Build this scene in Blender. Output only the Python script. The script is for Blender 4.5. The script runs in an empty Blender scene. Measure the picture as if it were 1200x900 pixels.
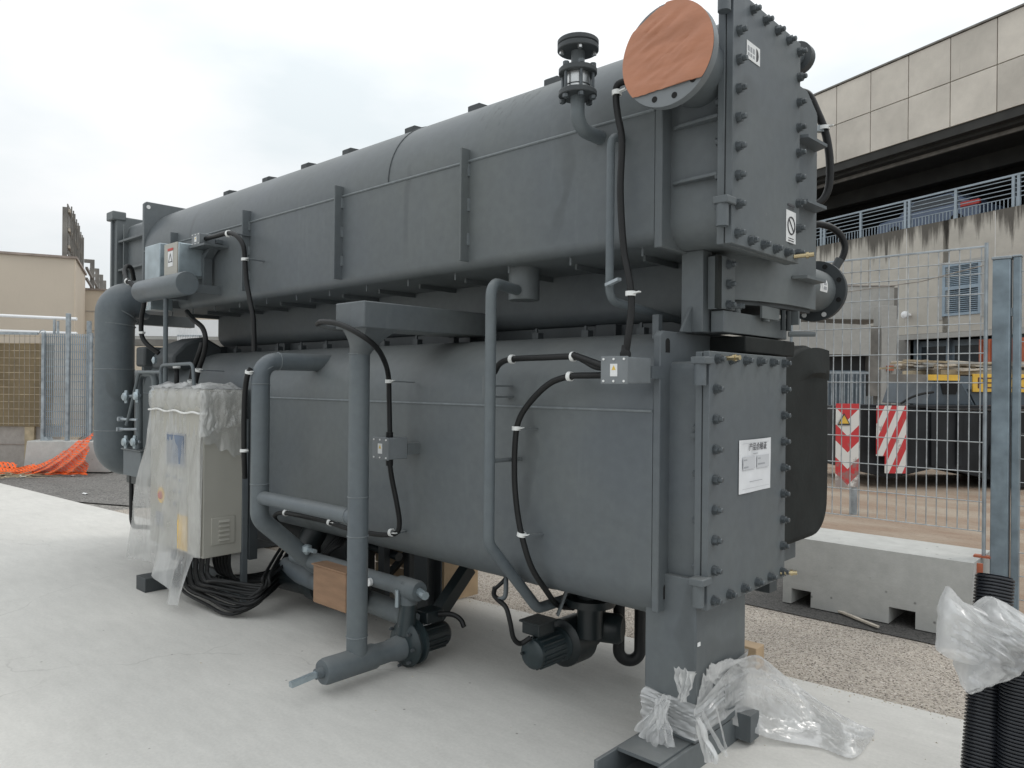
import bpy, bmesh, math, random
from mathutils import Vector, Matrix, noise
random.seed(7)
S = bpy.context.scene
COL = S.collection
# ------------------------------------------------------------------ camera
cam_d = bpy.data.cameras.new('camera'); cam = bpy.data.objects.new('camera', cam_d); COL.objects.link(cam)
YAW = math.radians(47.45); ROLL = math.radians(.55)
Fv = Vector((-math.cos(YAW), math.sin(YAW), 0)); Rv = Vector((math.sin(YAW), math.cos(YAW), 0)); Uv = Vector((0, 0, 1))
rx = Rv*math.cos(ROLL)+Uv*math.sin(ROLL); ry = -Rv*math.sin(ROLL)+Uv*math.cos(ROLL)
cam.matrix_world = Matrix(((rx.x, ry.x, -Fv.x, 0), (rx.y, ry.y, -Fv.y, 0), (rx.z, ry.z, -Fv.z, 1.5), (0, 0, 0, 1)))
cam_d.sensor_width = 36; cam_d.lens = 26.4; cam_d.shift_y = .0008; cam_d.clip_start = .05; cam_d.clip_end = 900
S.camera = cam
# ------------------------------------------------------------------ sky and sun
W = bpy.data.worlds.new('World'); S.world = W; W.use_nodes = True
nt = W.node_tree; nt.nodes.clear()
SUN_DIR = Vector((.42, .50, .85)).normalized()
sky = nt.nodes.new('ShaderNodeTexSky'); sky.sky_type = 'NISHITA'; sky.sun_disc = False
sky.sun_elevation = math.asin(SUN_DIR.z); sky.sun_rotation = math.atan2(SUN_DIR.x, SUN_DIR.y)
tc = nt.nodes.new('ShaderNodeTexCoord'); mp = nt.nodes.new('ShaderNodeMapping'); mp.inputs['Scale'].default_value = (1, 1, 2.6)
nz = nt.nodes.new('ShaderNodeTexNoise'); nz.inputs['Scale'].default_value = 2.3; nz.inputs['Detail'].default_value = 6; nz.inputs['Roughness'].default_value = .5
rp = nt.nodes.new('ShaderNodeValToRGB'); rp.color_ramp.elements[0].position = .36; rp.color_ramp.elements[1].position = .62
rp.color_ramp.elements[0].color = (.775, .835, .86, 1); rp.color_ramp.elements[1].color = (.985, .995, 1, 1)
sc_ = nt.nodes.new('ShaderNodeMixRGB'); sc_.blend_type = 'MULTIPLY'; sc_.inputs[0].default_value = 1; sc_.inputs[2].default_value = (9.7, 9.7, 9.7, 1)
mx = nt.nodes.new('ShaderNodeMixRGB'); mx.inputs[0].default_value = .94
bg = nt.nodes.new('ShaderNodeBackground'); bg.inputs[1].default_value = .1
wo = nt.nodes.new('ShaderNodeOutputWorld')
L = nt.links.new
L(tc.outputs['Generated'], mp.inputs[0]); L(mp.outputs[0], nz.inputs['Vector']); L(nz.outputs[0], rp.inputs[0]); L(rp.outputs[0], sc_.inputs[1])
# overcast sky: about twice as bright overhead as at the horizon (CIE overcast law)
sxyz = nt.nodes.new('ShaderNodeSeparateXYZ'); ov = nt.nodes.new('ShaderNodeMath'); ov.operation = 'MULTIPLY_ADD'; ov.inputs[1].default_value = .85; ov.inputs[2].default_value = .90; ov.use_clamp = False
mx0 = nt.nodes.new('ShaderNodeMath'); mx0.operation = 'MAXIMUM'; mx0.inputs[1].default_value = 0
L(tc.outputs['Generated'], sxyz.inputs[0]); L(sxyz.outputs[2], mx0.inputs[0]); L(mx0.outputs[0], ov.inputs[0])
cie = nt.nodes.new('ShaderNodeMixRGB'); cie.blend_type = 'MULTIPLY'; cie.inputs[0].default_value = 1; L(ov.outputs[0], cie.inputs[2])
L(sky.outputs[0], mx.inputs[1]); L(sc_.outputs[0], cie.inputs[1]); L(cie.outputs[0], mx.inputs[2]); L(mx.outputs[0], bg.inputs[0]); L(bg.outputs[0], wo.inputs[0])
sd = bpy.data.lights.new('sun', 'SUN'); sd.energy = .7; sd.angle = math.radians(14); sd.color = (1, .96, .9)
so = bpy.data.objects.new('sun', sd); COL.objects.link(so); so.rotation_euler = SUN_DIR.to_track_quat('Z', 'Y').to_euler(); so.location = (0, 0, 20)
S.view_settings.view_transform = 'Standard'; S.view_settings.look = 'None'; S.view_settings.gamma = 1; S.view_settings.exposure = 0

# ------------------------------------------------------------------ materials
def lin(c):
    return tuple((x/255/12.92 if x <= 10 else ((x/255+.055)/1.055)**2.4) for x in c)
class NT:
    def __init__(s, m): s.m = m; m.use_nodes = True; s.t = m.node_tree; s.b = s.t.nodes['Principled BSDF']; s.o = s.t.nodes['Material Output']
    def n(s, ty, **k):
        x = s.t.nodes.new('ShaderNode'+ty)
        for a, v in k.items():
            if a in x.inputs.keys(): x.inputs[a].default_value = v
            else: setattr(x, a, v)
        return x
    def l(s, a, b): s.t.links.new(a, b)
    def pos(s, scale=(1, 1, 1), obj=False):
        if obj: src = s.n('TexCoord').outputs['Object']
        else: src = s.n('NewGeometry').outputs['Position']
        m = s.n('Mapping'); m.inputs['Scale'].default_value = scale; s.l(src, m.inputs[0]); return m.outputs[0]
    def noise(s, vec, sc, det=4, rough=.55):
        x = s.n('TexNoise'); x.inputs['Scale'].default_value = sc; x.inputs['Detail'].default_value = det; x.inputs['Roughness'].default_value = rough
        s.l(vec, x.inputs['Vector']); return x.outputs[0]
    def ramp(s, v, p0, c0, p1, c1):
        r = s.n('ValToRGB'); e = r.color_ramp.elements; e[0].position = p0; e[1].position = p1
        e[0].color = (*c0, 1) if len(c0) == 3 else c0; e[1].color = (*c1, 1) if len(c1) == 3 else c1
        s.l(v, r.inputs[0]); return r.outputs[0]
    def mix(s, f, a, b, mode='MIX'):
        m = s.n('MixRGB'); m.blend_type = mode
        for i, v in ((0, f), (1, a), (2, b)):
            if isinstance(v, (int, float)): m.inputs[i].default_value = v
            elif isinstance(v, tuple): m.inputs[i].default_value = (*v, 1)
            else: s.l(v, m.inputs[i])
        return m.outputs[0]
    def math(s, op, a, b=0.):
        m = s.n('Math'); m.operation = op
        for i, v in ((0, a), (1, b)):
            if isinstance(v, (int, float)): m.inputs[i].default_value = v
            else: s.l(v, m.inputs[i])
        return m.outputs[0]
    def bump(s, h, st, d=.01):
        b = s.n('Bump'); b.inputs['Strength'].default_value = st; b.inputs['Distance'].default_value = d
        s.l(h, b.inputs['Height']); s.l(b.outputs[0], s.b.inputs['Normal'])
G3 = lambda v: (v, v, v)
def mat(name, c, rough=.5, metal=0., var=.12, vs=3., bump=.0, bs=60., dirt=0., spec=.5):
    m = bpy.data.materials.new(name); N = NT(m); N.b.inputs['Roughness'].default_value = rough; N.b.inputs['Metallic'].default_value = metal
    N.b.inputs['Specular IOR Level'].default_value = spec
    p = N.pos(); v = N.noise(p, vs, 5)
    col = N.mix(1., c, N.ramp(v, .3, G3(1-var), .7, G3(1+var)), 'MULTIPLY')
    if dirt:
        d = N.ramp(N.noise(N.pos((6, 6, 1.2)), 2.5, 6, .65), .55, G3(0), .8, G3(dirt))
        col = N.mix(d, col, tuple(x*.55+.02 for x in c))
    N.l(col, N.b.inputs['Base Color'])
    rr = N.math('ADD', N.math('MULTIPLY', N.noise(p, vs*4, 3), .25), rough-.12); N.l(rr, N.b.inputs['Roughness'])
    if bump: N.bump(N.noise(p, bs, 3), bump, .004)
    return m
def paint_mat(name, c, rough):
    # industrial grey paint: dust veil, fine orange peel, a few rubbed streaks
    m = bpy.data.materials.new(name); N = NT(m); p = N.pos()
    v = N.noise(p, 1.3, 6, .6); f = N.noise(p, 22, 4, .6)
    col = N.mix(1., c, N.ramp(v, .3, (.86, .885, .94), .72, (1.10, 1.09, 1.045)), 'MULTIPLY')
    col = N.mix(.5, col, N.mix(1., col, N.ramp(f, .35, G3(.9), .65, G3(1.1)), 'MULTIPLY'))
    st = N.ramp(N.noise(N.pos((9, 9, .9)), 1.6, 5, .7), .60, G3(0), .82, G3(.32)); col = N.mix(st, col, tuple(x*1.5+.01 for x in c))
    sm = N.ramp(N.noise(N.pos((1.2, 1.2, 3)), 2.3, 7, .7), .64, G3(0), .78, G3(.35)); col = N.mix(sm, col, tuple(x*.6 for x in c))
    ch = N.ramp(N.noise(p, 34, 3, .6), .735, G3(0), .75, G3(.6)); ch = N.math('MULTIPLY', ch, N.ramp(N.noise(p, 1.9, 3), .55, G3(0), .65, G3(1))); col = N.mix(ch, col, (.17, .17, .165))
    sx = N.n('SeparateXYZ'); gn = N.n('NewGeometry'); N.l(gn.outputs['Normal'], sx.inputs[0])
    du = N.math('MULTIPLY', N.ramp(sx.outputs[2], .45, G3(0), 1., G3(.5)), N.ramp(N.noise(p, 4, 6, .65), .3, G3(.4), .7, G3(1))); col = N.mix(du, col, (.21, .21, .20))   # settled dust
    wv = N.n('TexWave'); wv.inputs['Scale'].default_value = .35; wv.inputs['Distortion'].default_value = 9; wv.inputs['Detail'].default_value = 5; N.l(N.pos((1, 1, .8)), wv.inputs['Vector'])
    sk = N.math('MULTIPLY', N.ramp(wv.outputs[0], .985, G3(0), .998, G3(.30)), N.ramp(N.noise(p, .9, 3), .5, G3(0), .6, G3(1))); col = N.mix(sk, col, (.045, .05, .052))   # a few long scrapes
    # one rubbed patch on the crown of the upper drum
    g = N.n('NewGeometry'); vm = N.n('VectorMath'); vm.operation = 'DISTANCE'; vm.inputs[1].default_value = (-2.50, 2.76, 2.93); N.l(g.outputs['Position'], vm.inputs[0])
    sp = N.math('MULTIPLY', N.ramp(vm.outputs['Value'], .10, G3(1), .30, G3(0)), N.ramp(N.noise(N.pos((9, 3, 3)), 4, 6, .7), .52, G3(0), .62, G3(.7)))
    col = N.mix(sp, col, tuple(x*.35 for x in c))
    N.l(col, N.b.inputs['Base Color']); N.b.inputs['Specular IOR Level'].default_value = .4
    N.l(N.math('ADD', N.math('MULTIPLY', v, .3), rough-.19), N.b.inputs['Roughness'])
    N.bump(N.math('ADD', N.math('MULTIPLY', N.noise(p, 3.0, 2), 1.), N.math('MULTIPLY', N.noise(p, 160, 2), .10)), .10, .02)
    return m
M = {}
GREY = (.112, .125, .131)
M['grey'] = paint_mat('grey_paint', GREY, .52)
M['grey_pipe'] = paint_mat('grey_pipe_paint', (.113, .131, .141), .5)
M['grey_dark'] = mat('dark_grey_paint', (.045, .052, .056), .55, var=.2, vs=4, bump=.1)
M['bolt'] = mat('bolt_grey', (.085, .097, .105), .42, .3, var=.25, vs=40)
M['weld'] = mat('weld_bead', (.16, .18, .19), .5, var=.15, vs=30)
M['black'] = mat('black_rubber', (.012, .013, .014), .55, var=.25, vs=8, bump=.2, bs=40)
M['cable'] = mat('cable_black', (.007, .0075, .008), .5, var=.2, vs=20, bump=.1, bs=120, spec=.35)
M['foam'] = mat('black_foam_insulation', (.012, .0145, .014), .7, var=.35, vs=5, bump=.5, bs=9, dirt=.22, spec=.3)
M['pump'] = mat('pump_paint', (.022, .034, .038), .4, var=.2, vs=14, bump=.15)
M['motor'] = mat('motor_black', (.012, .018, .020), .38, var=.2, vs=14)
M['steel'] = mat('bright_steel', (.55, .56, .56), .32, .9, var=.2, vs=30)
M['galv'] = mat('galvanised_steel', (.30, .335, .36), .5, .35, var=.3, vs=9, bump=.1, bs=30)
M['galv_blue'] = mat('galvanised_post', (.215, .268, .305), .5, .25, var=.3, vs=7, bump=.15, bs=25, dirt=.5)
M['wire'] = mat('galvanised_wire', (.42, .44, .45), .5, .3, var=.25, vs=20)
M['rustwire'] = mat('rusty_wire', (.30, .27, .24), .6, .2, var=.35, vs=12)
M['white_clip'] = mat('white_plastic', (.70, .71, .70), .45, var=.08)
M['brass'] = mat('brass', (.46, .38, .23), .3, .85, var=.2, vs=40)
M['hole'] = mat('hole_dark', (.008, .008, .008), .9, var=.1)
M['cab'] = mat('cabinet_beige', (.37, .36, .32), .45, var=.05, vs=3, bump=.05, bs=200)
M['boxgrey'] = mat('junction_box_grey', (.16, .175, .185), .4, var=.1, vs=12, bump=.1, bs=200)
M['galvbox'] = mat('galvanised_box', (.36, .42, .45), .35, .55, var=.25, vs=7)
M['sticker'] = mat('sticker_white', (.68, .69, .69), .5, var=.05, vs=20)
M['paper'] = mat('paper_white', (.66, .67, .69), .6, var=.05, vs=14, bump=.2, bs=16)
M['ink'] = mat('ink_dark', (.05, .05, .055), .6, var=.1)
M['ink_mid'] = mat('ink_mid', (.13, .13, .14), .6, var=.1)
M['ink_soft'] = mat('ink_grey', (.30, .31, .33), .6, var=.1)
M['sticker_grey'] = mat('print_panel_grey', (.50, .51, .53), .6, var=.06)
M['film_tape'] = mat('clear_tape', (.72, .72, .70), .3)
M['screen'] = mat('display_screen', (.10, .14, .21), .2, var=.2, vs=12)
M['red'] = mat('red_button', (.45, .03, .02), .4)
M['yellow'] = mat('yellow_plate', (.62, .42, .07), .5)
M['orange_net'] = mat('orange_plastic_net', (.82, .13, .025), .45, var=.25, vs=9)
M['truckblack'] = mat('truck_black', (.014, .016, .019), .5, var=.5, vs=2.5, bump=.2, bs=12, dirt=.12, spec=.3)
M['truckblue'] = mat('truck_bluegrey', (.055, .073, .09), .45, var=.3, vs=4, dirt=.5)
M['sign_yellow'] = mat('sign_yellow', (.72, .45, .06), .45, var=.15, vs=6, dirt=.3)
M['ink_brown'] = mat('sign_letter_brown', (.10, .035, .02), .5)
M['doorblue'] = mat('door_bluegrey', (.15, .19, .225), .5, var=.2, vs=3, dirt=.4)
M['rust_red'] = mat('rust_red_paint', (.42, .12, .06), .55, var=.25, vs=3, dirt=.5)
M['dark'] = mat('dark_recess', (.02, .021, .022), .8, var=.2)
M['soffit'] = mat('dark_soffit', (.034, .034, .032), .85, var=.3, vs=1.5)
M['glass'] = mat('dark_glass', (.02, .03, .04), .12, var=.1)
M['rail'] = mat('railing_bluegrey', (.30, .355, .40), .5, .1, var=.15, vs=3)
M['shutter'] = mat('shutter_bluegrey', (.26, .335, .40), .5, var=.12, vs=3, dirt=.3)
M['carblue'] = mat('car_blue', (.12, .16, .24), .3, var=.05)
M['carred'] = mat('car_red', (.5, .04, .03), .3, var=.05)
M['tyre'] = mat('tyre_black', (.015, .015, .015), .8, var=.2)
M['wood'] = mat('plywood', (.44, .32, .20), .65, var=.22, vs=5, bump=.2, bs=30)
M['stick'] = mat('weathered_wood', (.50, .45, .38), .75, var=.25, vs=9)
M['straw'] = mat('dry_straw', (.38, .31, .21), .85, var=.35, vs=6)
M['beige'] = mat('beige_plaster', (.53, .465, .385), .85, var=.06, vs=.7, bump=.15, bs=30, dirt=.12)
M['beige2'] = mat('pale_plaster', (.58, .50, .40), .85, var=.05, vs=.7, dirt=.1)
M['coping'] = mat('roof_coping', (.28, .23, .20), .6, var=.3, vs=4)
M['whitepanel'] = mat('white_panel', (.78, .79, .80), .5, var=.05, vs=2)
M['tarp'] = mat('brown_screen_cloth', (.215, .165, .095), .8, var=.18, vs=2.2, dirt=.3)
M['oldsteel'] = mat('weathered_steel', (.19, .18, .165), .65, .2, var=.3, vs=3)
M['green'] = mat('green_weeds', (.07, .10, .03), .8, var=.4, vs=5)
def cardboard():
    m = bpy.data.materials.new('cardboard'); N = NT(m); p = N.pos()
    c = N.mix(1., (.27, .165, .10), N.ramp(N.noise(N.pos((2, 2, 9)), 3, 5), .3, G3(.85), .7, G3(1.12)), 'MULTIPLY')
    N.l(c, N.b.inputs['Base Color']); N.b.inputs['Roughness'].default_value = .8; N.bump(N.noise(p, 14, 4), .25, .01); return m
M['cardboard'] = cardboard()
def kraft():
    m = bpy.data.materials.new('orange_kraft_paper'); N = NT(m); p = N.pos((1, 1, 2.2))
    c = N.mix(1., (.42, .185, .108), N.ramp(N.noise(p, 6, 5), .3, G3(.90), .7, G3(1.10)), 'MULTIPLY')
    N.l(c, N.b.inputs['Base Color']); N.b.inputs['Roughness'].default_value = .55
    N.bump(N.noise(N.pos((1.2, 3, 3.4)), 5, 4, .5), .3, .02); return m
M['kraft'] = kraft()
def concrete(name, c, var, blotch, spots=0., bump=.3, rough=.85):
    m = bpy.data.materials.new(name); N = NT(m); p = N.pos()
    a = N.ramp(N.noise(p, .55, 7, .6), .3, G3(1-blotch), .7, G3(1+blotch)); b = N.ramp(N.noise(p, 9, 6, .7), .3, G3(1-var), .7, G3(1+var))
    col = N.mix(1., N.mix(1., c, a, 'MULTIPLY'), b, 'MULTIPLY')
    st = N.ramp(N.noise(N.pos((.5, 2.2, 1)), 1.7, 6, .7), .55, G3(0), .75, G3(.22)); col = N.mix(st, col, tuple(x*.72 for x in c))
    if spots:
        v = N.n('TexVoronoi'); v.inputs['Scale'].default_value = 11; N.l(p, v.inputs['Vector'])
        hv = N.n('SeparateColor'); N.l(v.outputs['Color'], hv.inputs[0])
        s = N.math('MULTIPLY', N.ramp(v.outputs['Distance'], .05, G3(spots), .13, G3(0)), N.ramp(hv.outputs[0], .45, G3(0), .55, G3(1))); col = N.mix(s, col, tuple(x*.25 for x in c))
    N.l(col, N.b.inputs['Base Color']); N.b.inputs['Roughness'].default_value = rough
    N.bump(N.math('ADD', N.noise(p, 3, 6, .6), N.math('MULTIPLY', N.noise(p, 90, 3), .4)), bump, .006); return m
def slabmat():
    m = bpy.data.materials.new('bright_concrete'); N = NT(m); p = N.pos(); c = (.565, .553, .522)
    col = N.mix(1., c, N.ramp(N.noise(p, .6, 7, .62), .3, G3(.90), .7, G3(1.07)), 'MULTIPLY')
    col = N.mix(1., col, N.ramp(N.noise(N.pos((1.2, 4, 1)), 3.5, 7, .7), .3, G3(.93), .7, G3(1.06)), 'MULTIPLY')
    col = N.mix(1., col, N.ramp(N.noise(p, 60, 4, .7), .3, G3(.93), .7, G3(1.05)), 'MULTIPLY')
    d = N.ramp(N.noise(p, 1.5, 8, .72), .57, G3(0), .70, G3(.32)); col = N.mix(d, col, (.42, .41, .385))
    w = N.n('TexNoise'); w.inputs['Scale'].default_value = .9; w.inputs['Detail'].default_value = 5; N.l(p, w.inputs['Vector'])
    v = N.n('TexVoronoi'); v.feature = 'DISTANCE_TO_EDGE'; v.inputs['Scale'].default_value = .55
    ad = N.n('VectorMath'); ad.operation = 'ADD'; sc = N.n('VectorMath'); sc.operation = 'SCALE'; sc.inputs['Scale'].default_value = 1.1
    N.l(w.outputs['Color'], sc.inputs[0]); N.l(p, ad.inputs[0]); N.l(sc.outputs[0], ad.inputs[1]); N.l(ad.outputs[0], v.inputs['Vector'])
    ck = N.math('MULTIPLY', N.ramp(v.outputs['Distance'],   .001, G3(.28), .003, G3(0)), N.ramp(N.noise(p, .8, 3), .5, G3(0), .58, G3(1)))
    col = N.mix(ck, col, (.20, .19, .175))
    s = N.n('TexVoronoi'); s.inputs['Scale'].default_value = 13; N.l(p, s.inputs['Vector']); hv = N.n('SeparateColor'); N.l(s.outputs['Color'], hv.inputs[0])
    sp = N.math('MULTIPLY', N.ramp(s.outputs['Distance'], .05, G3(.7), .10, G3(0)), N.ramp(hv.outputs[0], .90, G3(0), .92, G3(1))); col = N.mix(sp, col, (.14, .13, .115))
    N.l(col, N.b.inputs['Base Color']); N.b.inputs['Roughness'].default_value = .82
    N.bump(N.math('ADD', N.noise(p, 3, 6, .6), N.math('MULTIPLY', N.noise(p, 90, 3), .4)), .25, .006); return m
M['slab'] = slabmat()
M['barrier'] = concrete('barrier_concrete', (.44, .44, .42), .10, .10, .8, .45)
M['oldcon'] = concrete('old_concrete', (.33, .30, .275), .14, .25, .3, .4)
M['ledge'] = concrete('grey_concrete', (.36, .355, .335), .08, .14, 0, .25)
def aggregate(name, c, dark, light, sc, amt):
    m = bpy.data.materials.new(name); N = NT(m); p = N.pos()
    v = N.n('TexVoronoi'); v.inputs['Scale'].default_value = sc; v.inputs['Randomness'].default_value = 1; N.l(p, v.inputs['Vector'])
    hv = N.n('SeparateColor'); N.l(v.outputs['Color'], hv.inputs[0])
    st = N.ramp(hv.outputs[0], 0., G3(.72), 1., G3(1.28)); col = N.mix(1., c, st, 'MULTIPLY')
    col = N.mix(N.ramp(hv.outputs[1], .93-amt, G3(0), .95-amt, G3(1)), col, dark)
    col = N.mix(N.ramp(hv.outputs[2], .92, G3(0), .94, G3(.9)), col, light)
    col = N.mix(1., col, N.ramp(N.noise(p, 1.2, 6, .65), .3, G3(.82), .7, G3(1.15)), 'MULTIPLY')
    N.l(col, N.b.inputs['Base Color']); N.b.inputs['Roughness'].default_value = .9
    N.bump(N.math('SUBTRACT', 1., v.outputs['Distance']), .6, .01); return m
M['gravel'] = aggregate('pale_aggregate_paving', (.40, .355, .305), (.13, .11, .09), (.60, .56, .51), 130, .07)
M['asphalt'] = aggregate('dark_asphalt', (.085, .081, .076), (.04, .04, .04), (.13, .125, .12), 120, .05)
M['asphalt_mid'] = aggregate('grey_asphalt', (.155, .148, .138), (.06, .06, .06), (.24, .23, .22), 60, .05)
M['asphalt_pale'] = aggregate('worn_asphalt', (.24, .225, .205), (.10, .1, .1), (.35, .34, .32), 60, .05)
def dirt():
    m = bpy.data.materials.new('dirt_yard'); N = NT(m); p = N.pos()
    c = N.ramp(N.noise(N.pos((.5, 1.6, 1)), 1.1, 6, .6), .35, (.24, .165, .115), .65, (.33, .275, .215))
    c = N.mix(N.ramp(N.noise(p, 26, 5, .7), .5, G3(0), .72, G3(.5)), c, (.16, .11, .08))
    N.l(c, N.b.inputs['Base Color']); N.b.inputs['Roughness'].default_value = .95; N.bump(N.noise(p, 14, 6, .7), .6, .03); return m
M['dirt'] = dirt()
def panelmat():
    m = bpy.data.materials.new('precast_panel'); N = NT(m); p = N.pos()
    c = N.mix(1., (.585, .545, .485), N.ramp(N.noise(p, .8, 6, .65), .3, G3(.86), .7, G3(1.12)), 'MULTIPLY')
    r = N.n('ObjectInfo'); c = N.mix(1., c, N.ramp(r.outputs['Random'], 0, G3(.9), 1, G3(1.08)), 'MULTIPLY')
    s = N.ramp(N.noise(N.pos((2.2, 2.2, .22)), 1.5, 6, .75), .66, G3(0), .78, G3(.6)); c = N.mix(s, c, (.16, .14, .12))
    N.l(c, N.b.inputs['Base Color']); N.b.inputs['Roughness'].default_value = .85; N.bump(N.noise(p, 12, 5), .25, .02); return m
M['panel'] = panelmat()
def stained():
    m = bpy.data.materials.new('stained_concrete_wall'); N = NT(m); p = N.pos()
    g = N.n('NewGeometry'); sx = N.n('SeparateXYZ'); N.l(g.outputs['Position'], sx.inputs[0])
    c = N.mix(1., (.48, .455, .405), N.ramp(N.noise(p, .9, 6, .65), .3, G3(.84), .7, G3(1.1)), 'MULTIPLY')
    hgt = N.ramp(N.math('DIVIDE', sx.outputs[2], 10.), .56, G3(0), .712, G3(1))
    s = N.noise(N.pos((2.6, 2.6, .16)), 1.4, 7, .7)
    k = N.ramp(N.math('ADD', s, N.math('MULTIPLY', hgt, .40)), .72, G3(0), .86, G3(.90))
    c = N.mix(k, c, (.075, .068, .058))
    N.l(c, N.b.inputs['Base Color']); N.b.inputs['Roughness'].default_value = .9; N.bump(N.noise(p, 10, 5), .3, .02); return m
M['stained'] = stained()
def film(name, tint, lo, hi, sc=(3, 3, 1.0)):
    # thin crumpled polythene: partly clear, whiter and shinier along the creases
    m = bpy.data.materials.new(name); N = NT(m); p = N.pos(sc)
    n1 = N.noise(p, 1.6, 4, .55); n2 = N.noise(N.pos((2.5, 2.5, 1.2)), 2.2, 3, .5); n3 = N.noise(p, .8, 3, .6)
    cr = N.math('ABSOLUTE', N.math('SUBTRACT', n1, .5)); crease = N.math('MULTIPLY', N.ramp(cr, 0., G3(1), .09, G3(0)), N.ramp(n3, .45, G3(0), .65, G3(1)))
    fac = N.math('ADD', N.ramp(n2, .35, G3(lo), .65, G3(hi)), N.math('MULTIPLY', crease, .22))
    df = N.n('BsdfDiffuse'); df.inputs[0].default_value = (*tint, 1); tr = N.n('BsdfTranslucent'); tr.inputs[0].default_value = (*tint, 1)
    gl = N.n('BsdfGlossy'); gl.inputs['Roughness'].default_value = .26; gl.inputs[0].default_value = (1, 1, 1, 1)
    tp = N.n('BsdfTransparent'); a = N.n('MixShader'); a.inputs[0].default_value = .4; N.l(df.outputs[0], a.inputs[1]); N.l(tr.outputs[0], a.inputs[2])
    b = N.n('MixShader'); b.inputs[0].default_value = .18; N.l(a.outputs[0], b.inputs[1]); N.l(gl.outputs[0], b.inputs[2])
    e = N.n('MixShader'); N.l(fac, e.inputs[0]); N.l(tp.outputs[0], e.inputs[1]); N.l(b.outputs[0], e.inputs[2]); N.l(e.outputs[0], N.o.inputs[0])
    bp = N.n('Bump'); bp.inputs['Strength'].default_value = .35; bp.inputs['Distance'].default_value = .03; N.l(n1, bp.inputs['Height'])
    for s in (df, tr, gl): N.l(bp.outputs[0], s.inputs['Normal'])
    return m
M['film'] = film('clear_polythene', (.70, .705, .69), .30, .60, (7, 7, 1.4))
M['film2'] = film('milky_polythene', (.74, .745, .745), .36, .70, (6, 6, 5))
def stripes(name, chevron, flip=1):
    m = bpy.data.materials.new(name); N = NT(m); tcx = N.n('TexCoord'); sx = N.n('SeparateXYZ'); N.l(tcx.outputs['Object'], sx.inputs[0])
    u = N.math('ABSOLUTE', sx.outputs[0]) if chevron else sx.outputs[0]
    t = N.math('ADD', N.math('MULTIPLY', sx.outputs[2], 1.), N.math('MULTIPLY', u, -1.0 if chevron else -2.3*flip))
    fr = N.math('FRACT', N.math('MULTIPLY', t, 2.55 if chevron else 2.15)); k = N.ramp(fr, .5, G3(0), .51, G3(1))
    c = N.mix(k, (.70, .69, .66), (.55, .035, .04)); w = N.ramp(N.math('ADD', N.noise(N.pos(), 5, 7, .7), N.math('MULTIPLY', N.math('POWER', N.math('MULTIPLY', sx.outputs[2], -1.), 3.), .16 if chevron else 0.)), .60, G3(0), .68, G3(.85)); c = N.mix(w, c, (.24, .19, .175))
    N.l(c, N.b.inputs['Base Color']); N.b.inputs['Roughness'].default_value = .5; return m
M['chev'] = stripes('red_white_chevrons', True); M['diag'] = stripes('red_white_stripes', False)

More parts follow.
